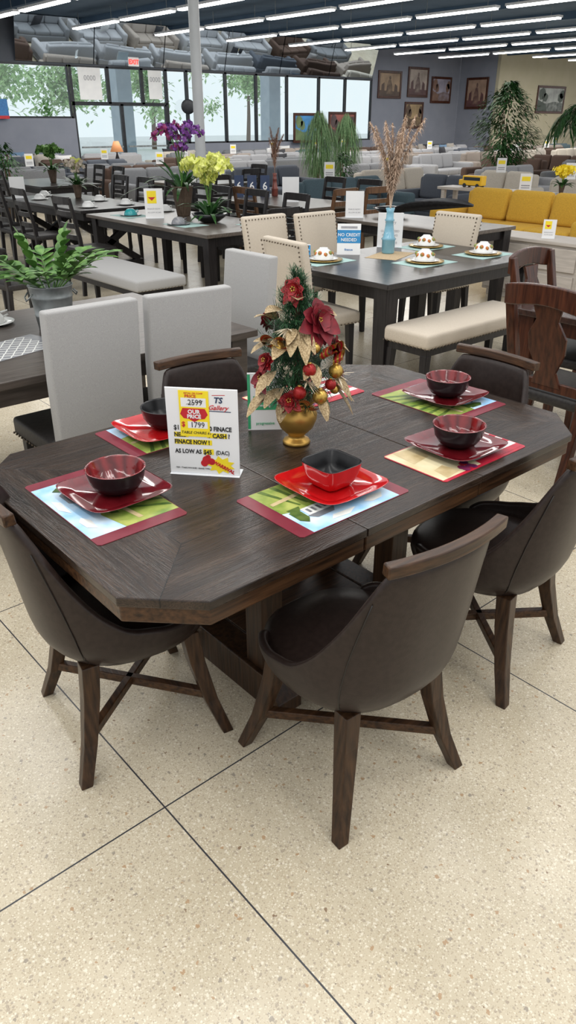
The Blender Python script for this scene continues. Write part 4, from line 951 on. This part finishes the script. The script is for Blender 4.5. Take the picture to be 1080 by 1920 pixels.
def picture(x,y,z,w,h,rz,c1,c2,label,kind=0):
    e=thing('framed_picture',label,'picture',(x,y,z),rz,'framed pictures on walls')
    g=G();f=.09
    for a,b,c,d in((-w/2,-w/2+f,0,h),(w/2-f,w/2,0,h),(-w/2+f,w/2-f,0,f),(-w/2+f,w/2-f,h-f,h)): g.box(((a+b)/2,-.02,(c+d)/2),(b-a,.05,d-c))
    g.obj('frame',cherry,e,bevel=.01)
    pk[0]+=1;k='painting_%d'%pk[0];lt=mat(k+'_light',c1,tuple(q*.6 for q in c1),3,.5,detail=5);dk=mat(k+'_dark',c2,tuple(q*1.8 for q in c2),4,.5,detail=5);md=mat(k+'_mid',tuple((p+q)/2 for p,q in zip(c1,c2)),c2,5,.5,detail=5)
    g=G();g.box((0,-.01,h/2),(w-.12,.02,h-.12));iw,ih=w/2-.09,h-.18
    def P_(pts,mi,k): g.add([(px*iw,-.021-.001*k,.09+pz*ih) for px,pz in pts],[tuple(range(len(pts)))],mi)
    if kind==0:
        P_([(-1,0),(1,0),(1,.35),(.3,.42),(-.3,.33),(-1,.45)],1,1);P_([(-1,.0),(-.2,0),(-.35,.3),(-1,.5)],2,2)
        for cx,cz,r in((-.7,.75,.28),(-.45,.6,.2),(.75,.6,.22),(.85,.75,.2)): P_([(max(-1,min(1,cx+r*math.cos(t)*U(.8,1.1))),min(1,cz+r*math.sin(t)*U(.8,1.1))) for t in[q*math.pi/6 for q in range(12)]],2,3)
        P_([(-.62,.1),(-.55,.1),(-.57,.7),(-.62,.7)],2,4)
    else:
        P_([(-1,0),(1,0),(1,.2),(-1,.25)],2,1);P_([(-.35,.1),(.3,.1),(.22,.5),(.1,.7),(-.12,.72),(-.28,.5)],1,2);P_([(.1*math.cos(t),.8+.09*math.sin(t)) for t in[q*math.pi/6 for q in range(12)]],1,3);P_([(.4,.05),(.8,.05),(.75,.45),(.5,.55)],2,3);P_([(-.85,.05),(-.5,.05),(-.55,.6),(-.8,.5)],2,3)
    g.obj('canvas',[lt,md,dk],e)
picture(25.9,23.5,2.55,1.40,.98,0,(.38,.26,.16),(.05,.03,.02),'framed brown cafe scene print in dark frame',1)
picture(27.65,23.5,2.62,1.30,1.10,0,(.42,.35,.30),(.06,.03,.03),'framed figure painting in dark frame',1)
picture(29.2,23.5,2.42,1.35,1.0,0,(.36,.34,.42),(.12,.07,.05),'framed sunset seascape in dark frame')
picture(27.5,23.5,1.45,1.20,1.0,0,(.40,.28,.14),(.06,.035,.02),'framed golden landscape in dark frame')
picture(30.44,22.5,2.2,1.15,1.2,rad(-90),(.42,.28,.20),(.07,.03,.03),'framed portrait painting in dark frame',1)
picture(34.6,21.44,2.05,2.3,1.1,0,(.38,.40,.38),(.03,.04,.03),'framed river landscape with trees on beige wall')
picture(21.3,23.35,1.0,1.5,1.0,0,(.06,.28,.60),(.08,.12,.05),'framed blue seaside print leaning by windows')
picture(23.1,23.35,1.0,1.5,1.05,0,(.35,.1,.08),(.05,.03,.03),'framed red-brown print leaning by windows')
ex=thing('exit_sign','red and white EXIT sign over glass doors','sign',(13.8,23.10,3.2))
g=G();g.box((0,0,.13),(.36,.04,.24));g.obj('sign_box',paper,ex);text('EXIT',.17,emis('exit_red',(.9,.05,.04),1.2),ex,(0,-.03,.07),align='CENTER',bold=.006)
for x,z,w,h,lb_ in((12.1+.35,2.3,.75,.85,'white poster taped in transom window'),(14.75,2.35,.5,.8,'white poster with lettering in window')):
    p=thing('window_poster',lb_,'poster',(x,23.46,z));g=G();g.box((0,0,h/2),(w,.01,h));g.obj('sheet',paper,p);text('0000',.2,inkn,p,(0,-.01,h*.6),align='CENTER')
bnn=thing('wall_banner','red and blue banner with white letters on wall','banner',(8.95,23.40,1.78));g=G();g.box((0,0,.25),(1.6,.02,.5));g.obj('banner_sheet',inkB,bnn);g=G();g.box((0,-.012,.04),(1.6,.006,.08));g.obj('stripe',inkr,bnn);text('SALE',.42,inkr,bnn,(.05,-.02,.13),align='CENTER',bold=.014)
g=G();g.ball((0,0,0),.28,0,20,(1,.15,.8));o=g.obj('oval_sign',frm,None,smooth=True,loc=(15.9,23.35,2.15));tag(o,'black oval sign hanging by window','sign')
st=thing('side_table','small dark side table under a lamp','side table',(11.2,20.0,0));rbox((0,0,.56),(.5,.5,.04),'table_top',bwood,st,.004,2,False)
for a in(-1,1):
    for b in(-1,1):
        g=G();g.leg([(a*.2,b*.2,0,.04,.04),(a*.2,b*.2,.54,.04,.04)]);g.obj('leg',bwood,st)
lp=thing('table_lamp','table lamp with amber shade on side table','lamp',(11.2,20.0,.58));g=G();g.lathe([(.08,0),(.09,.02),(.03,.06),(.07,.2),(.02,.35),(.015,.45)],20);g.obj('lamp_base',bwood,lp,smooth=True)
g=G();g.lathe([(.18,.40),(.07,.66)],20);g.obj('lamp_shade',emis('amber_shade',(.55,.24,.10),.5),lp,smooth=True)
# ================================================================= outdoors
g=G();g.box((30,60,-.06),(160,72,.1));o=g.obj('ground',mat('pale_grey_pavement',(.75,.76,.75),(.65,.66,.66),1,.9));o['kind']='structure'  # pavement's own pale grey tone
for i,x in enumerate((9.5,15.5,22.5,29.5,36)):
    g=G();g.box((0,0,1.9),(.6,.6,3.8));g.box((0,0,.2),(.75,.75,.4));o=g.obj('arcade_column',mat('column_stucco',(.30,.36,.42),(.36,.42,.47),3,.8),None,bevel=.02,loc=(x,27.0,0));tag(o,'grey stucco arcade column outside the windows','column','arcade columns')
leafo=mat('hazed_tree_green',(.16,.36,.10),(.55,.72,.38),3,.7)  # outdoor haze put into the leaf colour by lightening the green
for x,y in((16,40),(23,46),(31,50),(41,52)):
    e=thing('street_tree','leafy green street tree outside the windows','tree',(x,y,0),0,'street trees')
    g=G();g.tube([(0,0,0),(.1,0,2),(.2,.1,3.5)],.18,8,r1=.1);g.obj('trunk',barkm,e)
    g=G();cl=[(Vector((random.gauss(0,1.3),random.gauss(0,1.3),4.0+random.gauss(0,.9))),U(.6,1.2)) for _ in range(16)]
    for i in range(1800):
        c,r=cl[random.randrange(16)];p=c+Vector((random.gauss(0,.45),random.gauss(0,.45),random.gauss(0,.38)))*r
        g.leaf(p,(U(-1,1),U(-1,1),U(-1,.5)),.34,.20,0,n=2)
    g.obj('crown',leafo,e,kind='stuff')
# ---------------------------------------------------------------- lights
w=bpy.data.worlds.new('world');sc.world=w;w.use_nodes=True
w.node_tree.nodes['Background'].inputs[0].default_value=(.97,.985,1,1);w.node_tree.nodes['Background'].inputs[1].default_value=.90
def area(loc,sx,sy,e,col=(1,.975,.935),rot=(0,0,0)):
    l=bpy.data.lights.new('ceiling_light','AREA');l.shape='RECTANGLE';l.size=sx;l.size_y=sy;l.energy=e;l.color=col
    o=bpy.data.objects.new('area_light',l);COL.objects.link(o);o.location=loc;o.rotation_euler=rot;return o
for a in(-1.0,1.66,4.32): area((a,2.5,3.95),.25,10,95)
for a,b in((8,14),(16,14),(24,14),(12,19),(20,19),(28,17)): area((a,b,3.85),5,4,200)  # broad fill lamps added to brighten the back rows, not actual fixtures
area((34,17,3.85),5,4,150)  # extra fill lamp added to brighten the beige wall
sc.view_settings.view_transform='Standard';sc.view_settings.exposure=.15
